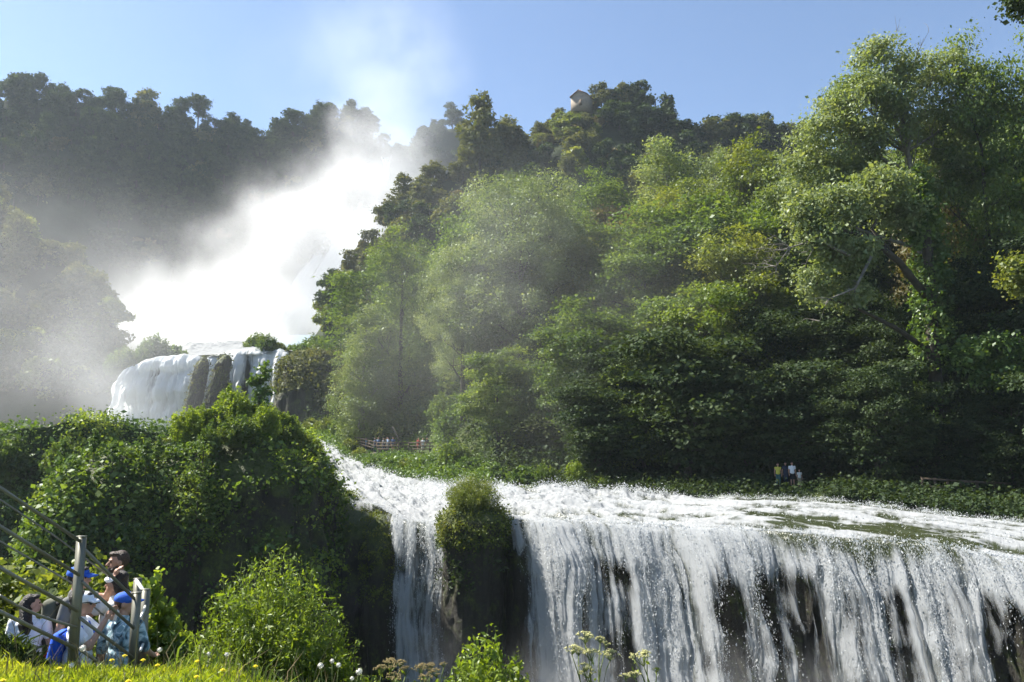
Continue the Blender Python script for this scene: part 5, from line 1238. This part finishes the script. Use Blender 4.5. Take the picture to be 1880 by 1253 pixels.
def person(label, pos, heading, H, arms=None, head_turn=0.0, skin='skin', top='white', top_len=.50, sleeve=.5, bottom='black', bot_len=.27, hair='hair', hair_style='short', cap=None, stance=.0, fine=True, skirt=None, beard=False, group=None, tilt=0.0):
    """local frame: faces +Y, right hand +X. heading turns it (0 = away from the camera). arms: {side: (elbow, wrist)} in units of H"""
    o = empty('person', pos, heading); tag(o, label, 'person', group); vox = .0085 if fine else .022
    arms = arms or {}; f = Fig(H)
    def limbpts(sd):
        sh = np.array([.112 * sd, 0, .808])
        el, wr = arms.get(sd, (np.array([.138 * sd, -.012, .635]), np.array([.142 * sd, .035, .49])))
        return sh, np.array(el, float), np.array(wr, float)
    legs = {sd: (np.array([.052 * sd, 0, .50]), np.array([.056 * sd, .014 + stance * sd, .275]), np.array([.058 * sd, -.006 + stance * sd * 1.4, .045])) for sd in (1, -1)}
    # trunk and limbs
    f.ball((0, 0, .525), (.088, .062, .06)); f.ball((0, .003, .61), (.074, .052, .085)); f.ball((0, .003, .725), (.092, .062, .10)); f.ball((0, -.004, .79), (.105, .045, .04))
    f.cap((0, -.004, .80), (0, .004, .88), .034, .030)
    for sd in (1, -1):
        sh, el, wr = limbpts(sd)
        f.cap(sh, el, .030, .023).cap(el, wr, .0235, .0155)
        d = nrm(wr - el); side = nrm(np.cross(d, [0.2, .9, .3])); fw = np.cross(side, d)
        palm = wr + d * .028; f.cap(wr, palm + d * .018, .014, .017)
        for i, (off, ln) in enumerate(((-.015, .040), (-.005, .046), (.005, .043), (.015, .034))):
            a = palm + d * .026 + side * off; k1 = a + d * ln * .55 + fw * .006; f.cap(a, k1, .0058, .0052, 8).cap(k1, k1 + d * ln * .36 + fw * .016, .0052, .0045, 8)
        a = wr + d * .014 + side * -.016; f.cap(a, a + d * .024 + side * -.018 + fw * .008, .0062, .005, 8)
        hp, kn, an = legs[sd]
        f.cap(hp, kn, .052, .034).cap(kn + np.array([0, -.006, -.01]), an, .034, .022); f.cap(an + np.array([0, -.016, -.018]), an + np.array([0, .082, -.028]), .022, .017)
    # head
    hc = np.array([0, .012, .938]); hrot = lambda p: rotz(np.array(p) + hc, head_turn, hc)
    f.ball(hrot((0, -.004, .008)), (.047, .056, .060), (0, 0, head_turn)); f.ball(hrot((0, .016, -.028)), (.036, .040, .040), (0, 0, head_turn)); f.ball(hrot((0, .040, -.050)), (.018, .014, .013))
    f.cap(hrot((0, .052, .004)), hrot((0, .066, -.016)), .006, .0095); f.ball(hrot((0, .053, -.034)), (.015, .008, .0045), (0, 0, head_turn)); f.ball(hrot((0, .054, -.039)), (.013, .008, .004), (0, 0, head_turn))
    f.ball(hrot((0, .046, .017)), (.034, .010, .006), (0, 0, head_turn))
    for sd in (1, -1): f.ball(hrot((.048 * sd, -.004, -.004)), (.007, .014, .020), (0, 0, head_turn))
    f.build('body', skin, o, vox * .8 if fine else vox, 3)
    if fine:
        for sd in (1, -1): MB().ball(hrot((.020 * sd, .046, .006)) * H, .0075 * H, 8, 6).build('eye', M['eye'], o)
    # clothes
    t = Fig(H); gr = .012
    t.ball((0, .003, .725), (.092 + gr, .062 + gr * 1.3, .105)); t.ball((0, -.004, .79), (.105 + gr * .8, .045 + gr, .04 + gr * .6)); t.cap((0, -.004, .80), (0, -.002, .842), .05, .040); t.ball((0, .003, .63), (.080 + gr, .058 + gr * 1.3, .10))
    if top_len < .56: t.cap((.012, 0, .62), (.016, 0, top_len + .06), .072 + gr, .072 + gr).cap((-.012, 0, .62), (-.016, 0, top_len + .06), .072 + gr, .072 + gr)
    for sd in (1, -1):
        sh, el, wr = limbpts(sd)
        if sleeve > 0:
            e = sh + (el - sh) * min(1, sleeve); t.cap(sh, e, .038, .036)
            if sleeve > 1: t.cap(el, el + (wr - el) * (sleeve - 1), .034, .026)
    t.build('shirt', top, o, vox, 5)
    if skirt:
        th = np.linspace(0, 6.283, 25)[:-1]; rows = []
        for k, z in enumerate(np.linspace(.60, .34, 9)):
            rr = np.interp(z, [.34, .52, .60], [.118, .104, .088]); rows.append(np.stack([rr * np.cos(th) * (1 + .03 * np.sin(5 * th)), rr * .8 * np.sin(th), z + 0 * th], -1) * H)
        V = np.array(rows); i = np.arange(9 * 24).reshape(9, 24); j = np.roll(i, -1, 1); mb = MB(); mb.add(V.reshape(-1, 3), np.stack([i[:-1], i[1:], j[1:], j[:-1]], -1).reshape(-1, 4)); mb.build('skirt', M[skirt], o)
    elif bottom:
        b = Fig(H); b.ball((0, 0, .535), (.094, .070, .062))
        for sd in (1, -1):
            hp, kn, an = legs[sd]; b.cap(hp, kn if bot_len < .3 else hp + (kn - hp) * ((.5 - bot_len) / .225), .060, .046)
            if bot_len < .2: b.cap(kn, an + np.array([0, 0, .01]), .044, .034)
        b.build('trousers', bottom, o, vox, 4)
    for sd in (1, -1):
        an = legs[sd][2]; s_ = Fig(H); s_.cap(an + np.array([0, -.020, -.020]), an + np.array([0, .088, -.028]), .027, .020); s_.build('shoe', 'dark_plastic', o, vox, 2)
    if hair:
        h = Fig(H)
        h.ball(hrot((0, -.016, .016)), (.051, .054, .060), (0, 0, head_turn)); h.ball(hrot((0, .014, .050)), (.040, .038, .020), (0, 0, head_turn))
        if hair_style == 'long':
            h.cap(hrot((0, -.040, .0)), (0, -.062, .80), .046, .040).cap((.02, -.062, .80), (.015, -.066, .745), .03, .018).cap((-.025, -.062, .80), (-.02, -.066, .75), .03, .016)
        if hair_style == 'bun': h.ball(hrot((0, -.055, .052)), (.036, .034, .034)); h.ball(hrot((.01, -.03, .04)), (.056, .052, .05)); h.ball(hrot((0, -.045, -.02)), (.05, .04, .05))
        if hair_style == 'short': h.ball(hrot((0, .03, .056)), (.036, .026, .014), (0, 0, head_turn))
        h.build('hair', hair, o, vox * .8, 2)
    if beard:
        h = Fig(H); h.ball(hrot((0, .030, -.046)), (.036, .032, .022), (0, 0, head_turn)); h.cap(hrot((.038, .008, -.026)), hrot((.024, .036, -.046)), .010, .012); h.cap(hrot((-.038, .008, -.026)), hrot((-.024, .036, -.046)), .010, .012); h.ball(hrot((0, .056, -.026)), (.016, .006, .004)); h.build('beard', 'hair_brown', o, vox * .7, 1)
    if cap:
        h = Fig(H); h.ball(hrot((0, -.006, .030)), (.056, .066, .046), (0, 0, head_turn)); h.build('cap', cap, o, vox * .8, 3)
        th = np.linspace(-1.15, 1.15, 15); mb = MB(); top_, bot_ = [], []
        for rr in (0, 1):
            ring = []
            for a in th:
                x = .054 * math.sin(a) * (1.0 + .05 * rr); y = .040 + (.072 * math.cos(a * .95) if rr else 0) ; z = .026 - .014 * rr + .006 * math.cos(a * 1.5)
                ring.append(hrot((x, y, z)) * H)
            top_.append(ring)
        V = np.array(top_ + [[p - np.array([0, 0, .005 * H]) for p in r_] for r_ in top_]); n = 15; V = V.reshape(-1, 3)
        F_ = [[i, i + 1, n + i + 1, n + i] for i in range(n - 1)] + [[2 * n + i + 1, 2 * n + i, 3 * n + i, 3 * n + i + 1] for i in range(n - 1)] + [[n + i, n + i + 1, 3 * n + i + 1, 3 * n + i] for i in range(n - 1)]
        mb.add(V, F_); mb.build('cap_brim', M[cap], o)
    return o, hrot

def own(name, label, cat, build, pos, heading):
    o = build(); o.location = pos; o.rotation_euler = (0, 0, heading); o.name = name; tag(o, label, cat); return o
def rbox(name, size, material, bev=.03):
    mb = MB(); mb.box((0, 0, 0), size); o = mb.build(name, M[material], smooth=True); b = o.modifiers.new('bevel', 'BEVEL'); b.width = bev; b.segments = 4; return o
def wp(px, Y_, zz=-1.36): x = (px - 940) / FPX * Y_ * 1.0; return np.array([at(px, 1100, Y_)[0], Y_, zz])
# girl at the left edge
pA = wp(58, 8.75, -1.27); person('person with long dark hair and a white T-shirt, seen from behind at the left', pA, .15, 1.42, {1: ((.15, .01, .64), (.12, .12, .56))}, -1.0, top='white', hair='hair', hair_style='long', bottom='navy', sleeve=.55, bot_len=.1)
own('pouch', 'small red pouch held by the long-haired person in white', 'pouch', lambda: rbox('pouch', (.14, .06, .07), 'red', .02), pA + rotz((.17, .17, .78), .15), .3)
# man with blue cap and olive rucksack
hB = R(-82); pB = wp(138, 9.0)
person('person in a blue cap and grey T-shirt with an olive rucksack, behind the near post', pB, hB, 1.76, {1: ((.15, -.03, .63), (.145, .03, .49)), -1: ((-.13, .14, .80), (-.07, .20, .93))}, 0.0, top='grey_tee', bottom='navy', bot_len=.1, cap='cap_blue', hair='hair')
def rucksack():
    o = rbox('rucksack', (.30, .17, .50), 'bag_olive', .07); p = rbox('pocket', (.22, .07, .22), 'bag_olive', .03); p.parent = o; p.location = (0, -.10, -.10)
    for sd in (1, -1):
        s = MB(); s.tube([(.10 * sd, .07, .20), (.13 * sd, .16, .235), (.14 * sd, .25, .20), (.14 * sd, .275, .02), (.12 * sd, .2, -.16), (.10 * sd, .07, -.2)], .022, 8); s.build('strap', M['black'], o)
    return o
own('rucksack', 'olive rucksack on the back of the person in grey', 'bag', rucksack, pB + rotz((0, -.215, 1.20), hB), hB)
# person with white cap and the blue sling bag
hC = R(-78); pC = wp(150, 8.35)
oC, hrC = person('person in a white cap and dark sunglasses raising a phone with both hands', pC, hC, 1.60, {1: ((.135, .10, .70), (.06, .165, .845)), -1: ((-.13, .11, .71), (-.04, .175, .85))}, .0, top='white', bottom='white', bot_len=.36, cap='white', hair='hair', sleeve=.6, hair_style='bun')
mb = MB()
for sd in (1, -1): mb.ball(hrC((.022 * sd, .052, .008)) * 1.6, np.array((.020, .008, .015)) * 1.6, 10, 8)
mb.tube([hrC((-.05, .0, .012)) * 1.6, hrC((-.042, .045, .012)) * 1.6, hrC((.042, .045, .012)) * 1.6, hrC((.05, .0, .012)) * 1.6], .004, 6); mb.build('sunglasses', M['dark_plastic'], oC)
def sling():
    o = rbox('sling_bag', (.30, .13, .46), 'bag_blue', .06)
    for sd in (1, -1):
        s = MB(); s.tube([(.12 * sd, 0, .21), (.115 * sd, .10, .31), (.12 * sd, .19, .32), (.14 * sd, .27, .20), (.15 * sd, .22, -.02), (.14 * sd, .03, -.2)], .012, 8); s.build('strap', M['bag_blue'], o)
    return o
o = own('sling_bag', 'bright blue drawstring bag on the back of the person in the white cap', 'bag', sling, pC + rotz((.02, -.185, 1.02), hC), hC)
o.rotation_euler = (R(-10), 0, hC)
own('phone', 'dark phone held up by the person in the white cap', 'phone', lambda: rbox('phone', (.15, .012, .075), 'dark_plastic', .005), pC + rotz((.01, .29, 1.42), hC), hC)
# bearded man
pD = wp(216, 9.9); person('tall bearded person in a black T-shirt looking to the left', pD, R(118), 1.82, None, .1, skin='skin_dark', top='black', bottom='khaki', bot_len=.3, hair='hair_brown', hair_style='short', beard=True)
# woman with dark bun
hE = R(72); pE = wp(212, 9.2); oE, hrE = person('person with a dark curly bun and striped skirt holding both arms out', pE, hE, 1.66, {1: ((.12, .13, .79), (.07, .27, .835)), -1: ((-.13, .12, .74), (-.07, .25, .745))}, .2, skin='skin_dark', top='offwhite', bottom=None, skirt='stripes', hair='hair', hair_style='bun', sleeve=.3)
mb = MB(); mb.ball(hrE((0, .012, .030)) * 1.66, np.array((.055, .060, .026)) * 1.66, 18, 10); mb.build('headband', M['white'], oE)
# boy
pF = wp(229, 8.45); person('boy in a blue cap and blue tie-dye shirt with his back turned', pF, R(-12), 1.58, {1: ((.135, .05, .65), (.11, .15, .60))}, R(-62), top='tiedye', bottom='black', bot_len=.1, cap='cap_blue', hair='hair_brown', sleeve=.9)

# ------------------------------------------------------------------ far people and fences
def far_person(label, px, Y_, H, heading, top, bottom, hair='hair', skirt=None, arms=None, z=None, group=None, dy=0, bot_len=.1, sleeve=.5):
    x = at(px, 840, Y_)[0]; zz = (1.78 if px < 900 else float(bank_z(np.array([x]), np.array([float(Y_)]))[0]) + dy) if z is None else z
    return person(label, (x, Y_, zz), heading, H, arms, 0, top=top, bottom=bottom, hair=hair, fine=False, skirt=skirt, group=group, bot_len=bot_len, sleeve=sleeve)
far_person('distant person in a pale blue shirt at the left end of the timber platform', 672, 101, 1.75, 2.0, 'pale_blue', 'navy')
far_person('distant person in dark clothes leaning on the platform fence', 688, 97, 1.7, 2.6, 'navy', 'navy')
far_person('distant person in denim at the corner of the platform fence', 694, 95.3, 1.72, 3.0, 'denim', 'navy')
far_person('distant person in dark top between the denim one and the khaki one', 704, 96.5, 1.68, 2.8, 'grey_tee', 'navy')
far_person('distant person with raised elbows in a pale shirt on the platform', 712, 97, 1.75, 2.4, 'pale_blue', 'denim', arms={1: ((.19, .06, .80), (.06, .12, .92)), -1: ((-.19, .06, .80), (-.06, .12, .92))})
far_person('distant person in khaki shorts in the middle of the platform', 721, 96.2, 1.76, 3.4, 'denim', 'khaki', bot_len=.33)
far_person('distant person in a long red dress on the platform', 768, 96, 1.68, 3.1, 'red_dress', None, skirt='red_dress')
far_person('distant person in a white top beside the red dress', 776, 96.3, 1.66, 3.3, 'white', 'offwhite')
far_person('distant dark-clothed person right of the white top', 784, 96.6, 1.7, 2.9, 'black', 'black')
far_person('person in a yellow top standing in the shade across the river', 1427, 58, 1.62, 3.0, 'yellow_top', 'teal', sleeve=.2)
far_person('person in a white shirt standing in the shade across the river', 1453, 58, 1.7, 3.1, 'white', 'black', bot_len=.3)
far_person('child standing right of the white shirt across the river', 1466, 57.6, 1.25, 3.2, 'offwhite', 'khaki', bot_len=.3)
far_person('dark-clothed person between the yellow top and the white shirt', 1441, 59, 1.58, 3.1, 'navy', 'navy')
M['timber'] = plain('timber', (.10, .072, .046), (.055, .04, .026), 5, .85, bump=.4)
M['timber_pale'] = plain('timber_pale', (.36, .32, .25), (.25, .22, .17), 5, .85, bump=.4)
def fence(label, pts, n_per, h, rails, mat_='timber', name='fence'):
    o = empty(name, pts[0]); tag(o, label, 'fence'); b = np.array(pts[0])
    for a, c in zip(pts[:-1], pts[1:]):
        a, c = np.array(a), np.array(c)
        for k in range(n_per + (1 if c is pts[-1] else 0)):
            p = a + (c - a) * k / n_per; mb = MB(); mb.box(p - b + np.array([0, 0, h / 2 - .1]), (.13, .13, h + .2)); mb.build('post', M['timber'], o, False)
        for z in rails:
            d = c - a; L_ = np.linalg.norm(d); mb = MB(); mid = (a + c) / 2 - b + np.array([0, 0, z])
            mb.box(mid - np.array([0, .09, 0]), (L_, .05, .14), (0, -math.asin(d[2] / L_), math.atan2(d[1], d[0]))); mb.build('rail', M[mat_], o, False)
    return o
def bz(px, Y_): x = at(px, 840, Y_)[0]; return np.array([x, Y_, 1.75 if px < 900 else float(bank_z(np.array([x]), np.array([float(Y_)]))[0])])
fence('three-railed timber fence round the viewing platform by the rapids', [bz(651, 105) + np.array([0, 0, .9]), bz(692, 94.5), bz(750, 94), bz(808, 94)], 3, 1.15, (.35, .7, 1.08))
o = fence('thin wire fence on slim stakes behind the platform', [bz(725, 104), bz(770, 105), bz(815, 104)], 3, 1.9, (1.85,))
fence('dark timber fence along the shaded path at the right', [bz(1690, 53), bz(1760, 52.5), bz(1850, 52)], 3, 1.1, (.5, 1.0))
pl = [bz(645, 104), bz(694, 95), bz(808, 94.6), bz(812, 99), bz(720, 101)]
z0 = max(p[2] for p in pl) + .02
mb = MB(); c = np.mean(pl, 0); V = [np.array([p[0], p[1], p[2] + .02]) for p in pl] + [np.array([p[0], p[1], p[2] - 1.6]) for p in pl]
n = len(pl); mb.add(np.array(V[:n] + [np.mean(V[:n], 0)]), [[i, (i + 1) % n, n] for i in range(n)]); mb.add(np.array(V), [[i, (i + 1) % n, n + (i + 1) % n, n + i] for i in range(n)]); o = mb.build('footpath', M['path'], smooth=False); o['kind'] = 'structure'
lg = MB(); a = bz(719, 99) + np.array([0, 0, 3.1]); b_ = bz(743, 98) + np.array([0, 0, .3]); lg.tube([a - a, (b_ - a) * .5, b_ - a], [.12, .16, .2], 8); o = lg.build('fallen_log', M['bark'], loc=a); tag(o, 'dark leaning log sloping down behind the people on the platform', 'log')
# hut on the hilltop and the visitor beside it
M['plaster'] = plain('plaster', (.30, .25, .20), (.24, .2, .16), 1.2, .9); M['tiles'] = plain('tiles', (.16, .09, .06), (.1, .06, .045), 2.5, .9)
hb = at(1068, 200, 222); sc = 222 / FPX
ho = empty('stone_hut', hb, R(-28)); tag(ho, 'small gable-roofed hut perched at the edge of the hilltop', 'hut')
wdt, dep, hgt = 5.0, 4.4, 3.2
mb = MB(); mb.box((0, 0, hgt / 2 - .6), (wdt, dep, hgt + 1.2)); mb.add([(-wdt / 2, -dep / 2, hgt), (wdt / 2, -dep / 2, hgt), (0, -dep / 2, hgt + 1.5), (-wdt / 2, dep / 2, hgt), (wdt / 2, dep / 2, hgt), (0, dep / 2, hgt + 1.5)], [[0, 1, 2], [4, 3, 5]]); mb.build('wall', M['plaster'], ho, False)
for sd in (1, -1):
    r_ = MB(); r_.box((0, 0, 0), (math.hypot(wdt / 2, 1.5) + .5, dep + .7, .18), (0, math.atan2(1.5, wdt / 2) * sd, 0)); r_.build('roof', M['tiles'], ho, False, loc=((wdt / 4 + .08) * sd, 0, hgt + .82))
d_ = MB(); d_.box((.6, -dep / 2 - .01, 1.0), (1.0, .06, 2.0)); d_.build('door', M['timber'], ho, False)
hv = at(1057.5, 190.5, 221); person('tiny figure standing by the hut on the hilltop', hv, 2.2, 1.75, None, 0, top='black', bottom='black', fine=False, bot_len=.1)
# ================================================================== camera, light, air
cam = bpy.data.cameras.new('camera'); co = bpy.data.objects.new('camera', cam); COL.objects.link(co)
cam.sensor_width = 36.0; cam.lens = FPX / 1880 * 36.0; cam.clip_end = 3000; cam.clip_start = .1
co.location = (0, 0, EYE); co.rotation_euler = (R(90) + PITCH, 0, 0)
SC.camera = co
AZ, EL = R(-72), R(49)         # sun: ahead and to the left
sv = Vector((math.sin(AZ) * math.cos(EL), math.cos(AZ) * math.cos(EL), math.sin(EL)))
sun = bpy.data.lights.new('sun', 'SUN'); sun.energy = 5.0; sun.angle = R(.5); sun.color = (1, .95, .86)
so = bpy.data.objects.new('sun', sun); COL.objects.link(so); so.rotation_euler = sv.to_track_quat('Z', 'Y').to_euler()
w = bpy.data.worlds.new('World'); SC.world = w; w.use_nodes = True
nt = w.node_tree; nt.nodes.clear()
sky = nt.nodes.new('ShaderNodeTexSky'); sky.sky_type = 'NISHITA'; sky.sun_disc = False
sky.sun_elevation = EL; sky.sun_rotation = AZ; sky.air_density = 1.0; sky.dust_density = .6; sky.ozone_density = 3.2; sky.altitude = 300
bg = nt.nodes.new('ShaderNodeBackground'); bg.inputs[1].default_value = .068
ow = nt.nodes.new('ShaderNodeOutputWorld'); nt.links.new(sky.outputs[0], bg.inputs[0]); nt.links.new(bg.outputs[0], ow.inputs[0])
SC.view_settings.view_transform = 'Standard'; SC.view_settings.look = 'None'; SC.view_settings.gamma = 1
SC.view_settings.exposure = 1.55
SC.view_settings.use_curve_mapping = False

def box_obj(name, lo, hi, material):
    mb = MB(); lo, hi = np.array(lo, float), np.array(hi, float)
    mb.box((lo + hi) / 2, hi - lo)
    o = mb.build(name, material, smooth=False); o['kind'] = 'stuff'; return o

def haze_mat(dens):
    m, nt, out, N, L = mat('haze')
    p = N('ShaderNodeVolumePrincipled'); p.inputs['Color'].default_value = (.78, .89, 1, 1); p.inputs['Density'].default_value = dens; p.inputs['Anisotropy'].default_value = .35
    L(p.outputs[0], out.inputs['Volume']); return m
box_obj('haze', (-640, -200, -26), (640, 690, 235), haze_mat(.00018))

def mist_mat(name, blobs, dens, nscale, thin=.42, soft=.35, aniso=.35, warp=.0, erode=0.0):
    """spray cloud: a sum of soft ellipsoids (centre, radii, weight, turn about the view axis) broken up by noise"""
    m, nt, out, N, L = mat(name)
    tc = N('ShaderNodeTexCoord'); co_ = tc.outputs['Object']
    if warp:
        wn = N('ShaderNodeTexNoise', i_Scale=nscale * .8, i_Detail=2); L(co_, wn.inputs[0])
        va = N('ShaderNodeVectorMath', operation='SUBTRACT'); L(wn.outputs['Color'], va.inputs[0]); va.inputs[1].default_value = (.5, .5, .5)
        vs_ = N('ShaderNodeVectorMath', operation='SCALE'); L(va.outputs[0], vs_.inputs[0]); vs_.inputs['Scale'].default_value = warp
        vd = N('ShaderNodeVectorMath', operation='ADD'); L(co_, vd.inputs[0]); L(vs_.outputs[0], vd.inputs[1]); cw = vd.outputs[0]
    else: cw = co_
    tot = None
    for c, r, wgt, ry in blobs:
        mp = N('ShaderNodeMapping', vector_type='TEXTURE'); L(cw, mp.inputs[0])
        mp.inputs['Location'].default_value = tuple(c); mp.inputs['Scale'].default_value = tuple(r); mp.inputs['Rotation'].default_value = (0, ry, 0)
        ln = N('ShaderNodeVectorMath', operation='LENGTH'); L(mp.outputs[0], ln.inputs[0])
        mr = N('ShaderNodeMapRange', interpolation_type='SMOOTHSTEP'); mr.inputs[1].default_value = 1; mr.inputs[2].default_value = 0; mr.inputs[3].default_value = 0; mr.inputs[4].default_value = wgt
        L(ln.outputs['Value'], mr.inputs[0])
        tot = mr.outputs[0] if tot is None else math_(N, L, 'ADD', tot, mr.outputs[0])
    n = N('ShaderNodeTexNoise', i_Scale=nscale, i_Detail=5, i_Roughness=.6); L(co_, n.inputs[0])
    mk = N('ShaderNodeMapRange', interpolation_type='SMOOTHSTEP'); mk.inputs[1].default_value = thin; mk.inputs[2].default_value = thin + soft; mk.inputs[3].default_value = .12; mk.inputs[4].default_value = 1
    L(n.outputs[0], mk.inputs[0])
    if erode:      # noise eats into the rim, leaving billows
        e = math_(N, L, 'ADD', tot, math_(N, L, 'MULTIPLY_ADD', n.outputs[0], erode, -.5 * erode - .16))
        er = N('ShaderNodeMapRange', interpolation_type='SMOOTHSTEP'); er.inputs[1].default_value = 0; er.inputs[2].default_value = .8; L(e, er.inputs[0])
        tot = math_(N, L, 'MULTIPLY_ADD', er.outputs[0], math_(N, L, 'MULTIPLY', tot, 3.0, clamp=True), math_(N, L, 'MULTIPLY', tot, .22))
    d = math_(N, L, 'MULTIPLY', math_(N, L, 'MULTIPLY', tot, mk.outputs[0]), dens)
    p = N('ShaderNodeVolumePrincipled'); p.inputs['Color'].default_value = (.97, .98, 1, 1); p.inputs['Anisotropy'].default_value = aniso
    L(d, p.inputs['Density']); L(p.outputs[0], out.inputs['Volume'])
    return m

def mist(blobs_px, dens, nscale, **kw):
    """blobs_px: (px, py, Y, half-width m, half-depth m, half-height m, weight, tilt deg)"""
    bl = [(at(a, b, c), (rx, ry, rz), w_, R(t)) for a, b, c, rx, ry, rz, w_, t in blobs_px]
    ext = [np.array([math.hypot(r[0] * math.cos(t), r[2] * math.sin(t)), r[1], math.hypot(r[0] * math.sin(t), r[2] * math.cos(t))]) for c, r, w_, t in bl]
    wp = kw.get('warp', 0) * .4
    lo = np.min([c - e for (c, *_), e in zip(bl, ext)], 0) - wp; hi = np.max([c + e for (c, *_), e in zip(bl, ext)], 0) + wp
    lo[2] = max(lo[2], -25)
    return box_obj('mist', lo, hi, mist_mat('mist', bl, dens, nscale, **kw))

# the great plume of the upper fall, leaning up to the right
mist([(672, 290, 268, 30, 20, 38, .5, 25), (640, 385, 258, 42, 24, 46, 1.0, 28), (600, 470, 248, 50, 26, 48, 1.0, 28), (550, 550, 238, 56, 28, 40, 1.0, 20), (440, 610, 226, 76, 26, 30, .8, 0), (400, 530, 232, 46, 20, 36, .42, 10), (770, 330, 262, 22, 14, 32, .3, 35), (735, 440, 192, 22, 8, 40, .16, 30)],
     .030, .042, thin=.28, soft=.32, warp=22, erode=1.5)
# cloud filling the basin on the left
mist([(100, 660, 182, 40, 16, 22, .7, 0), (250, 600, 190, 26, 16, 22, .5, 0), (350, 560, 205, 26, 18, 24, .4, 10), (430, 640, 200, 34, 16, 12, .8, 0), (220, 740, 128, 22, 10, 10, .35, 0), (20, 700, 116, 40, 14, 19, .24, 0), (190, 650, 122, 26, 9, 18, .22, 0), (330, 480, 215, 36, 20, 24, .18, 0), (70, 530, 134, 36, 11, 26, .22, 0)],
     .10, .05, thin=.25, soft=.45, warp=12, erode=.8)
mist([(50, 560, 130, 42, 12, 36, 1.0, 0), (230, 610, 132, 24, 12, 28, .7, 0)], .02, .03, thin=.1, soft=.8, warp=6)
# faint column drifting into the sky
mist([(735, 190, 300, 34, 20, 60, .9, 10), (690, 90, 300, 48, 20, 40, .7, 25), (600, 150, 300, 50, 16, 40, .3, 0)], .012, .04, thin=.26, soft=.4, warp=14)
# drifting veil in front of the wooded bank
mist([(820, 560, 74, 15, 7, 19, .8, 25), (960, 480, 72, 17, 7, 17, .8, 30), (1060, 620, 68, 16, 6, 15, .7, 20), (760, 700, 84, 14, 7, 10, .5, 0), (960, 780, 64, 13, 5, 9, .5, 0), (1250, 520, 68, 15, 6, 15, .35, 0)], .014, .11, thin=.2, soft=.6, warp=4)
# spray at the foot of the near falls
mist([(800, 1230, 42, 2.6, 2.5, 3.2, 1.0, 0), (1030, 1250, 38, 4, 2.5, 3.2, .9, 0), (640, 1090, 46, 2.4, 2, 3, .35, 0), (1400, 1260, 31, 9, 2.5, 1.8, .6, 0)], .14, .45, thin=.36, soft=.36, warp=1.5)

cy = SC.cycles
cy.max_bounces = 6; cy.diffuse_bounces = 3; cy.glossy_bounces = 2; cy.transmission_bounces = 4; cy.transparent_max_bounces = 12; cy.volume_bounces = 3
cy.use_denoising = True; cy.denoiser = 'OPENIMAGEDENOISE'
cy.use_adaptive_sampling = True; cy.adaptive_threshold = .02
cy.volume_step_rate = 1.0; cy.volume_max_steps = 128
cy.caustics_reflective = False; cy.caustics_refractive = False
cy.sample_clamp_indirect = 4
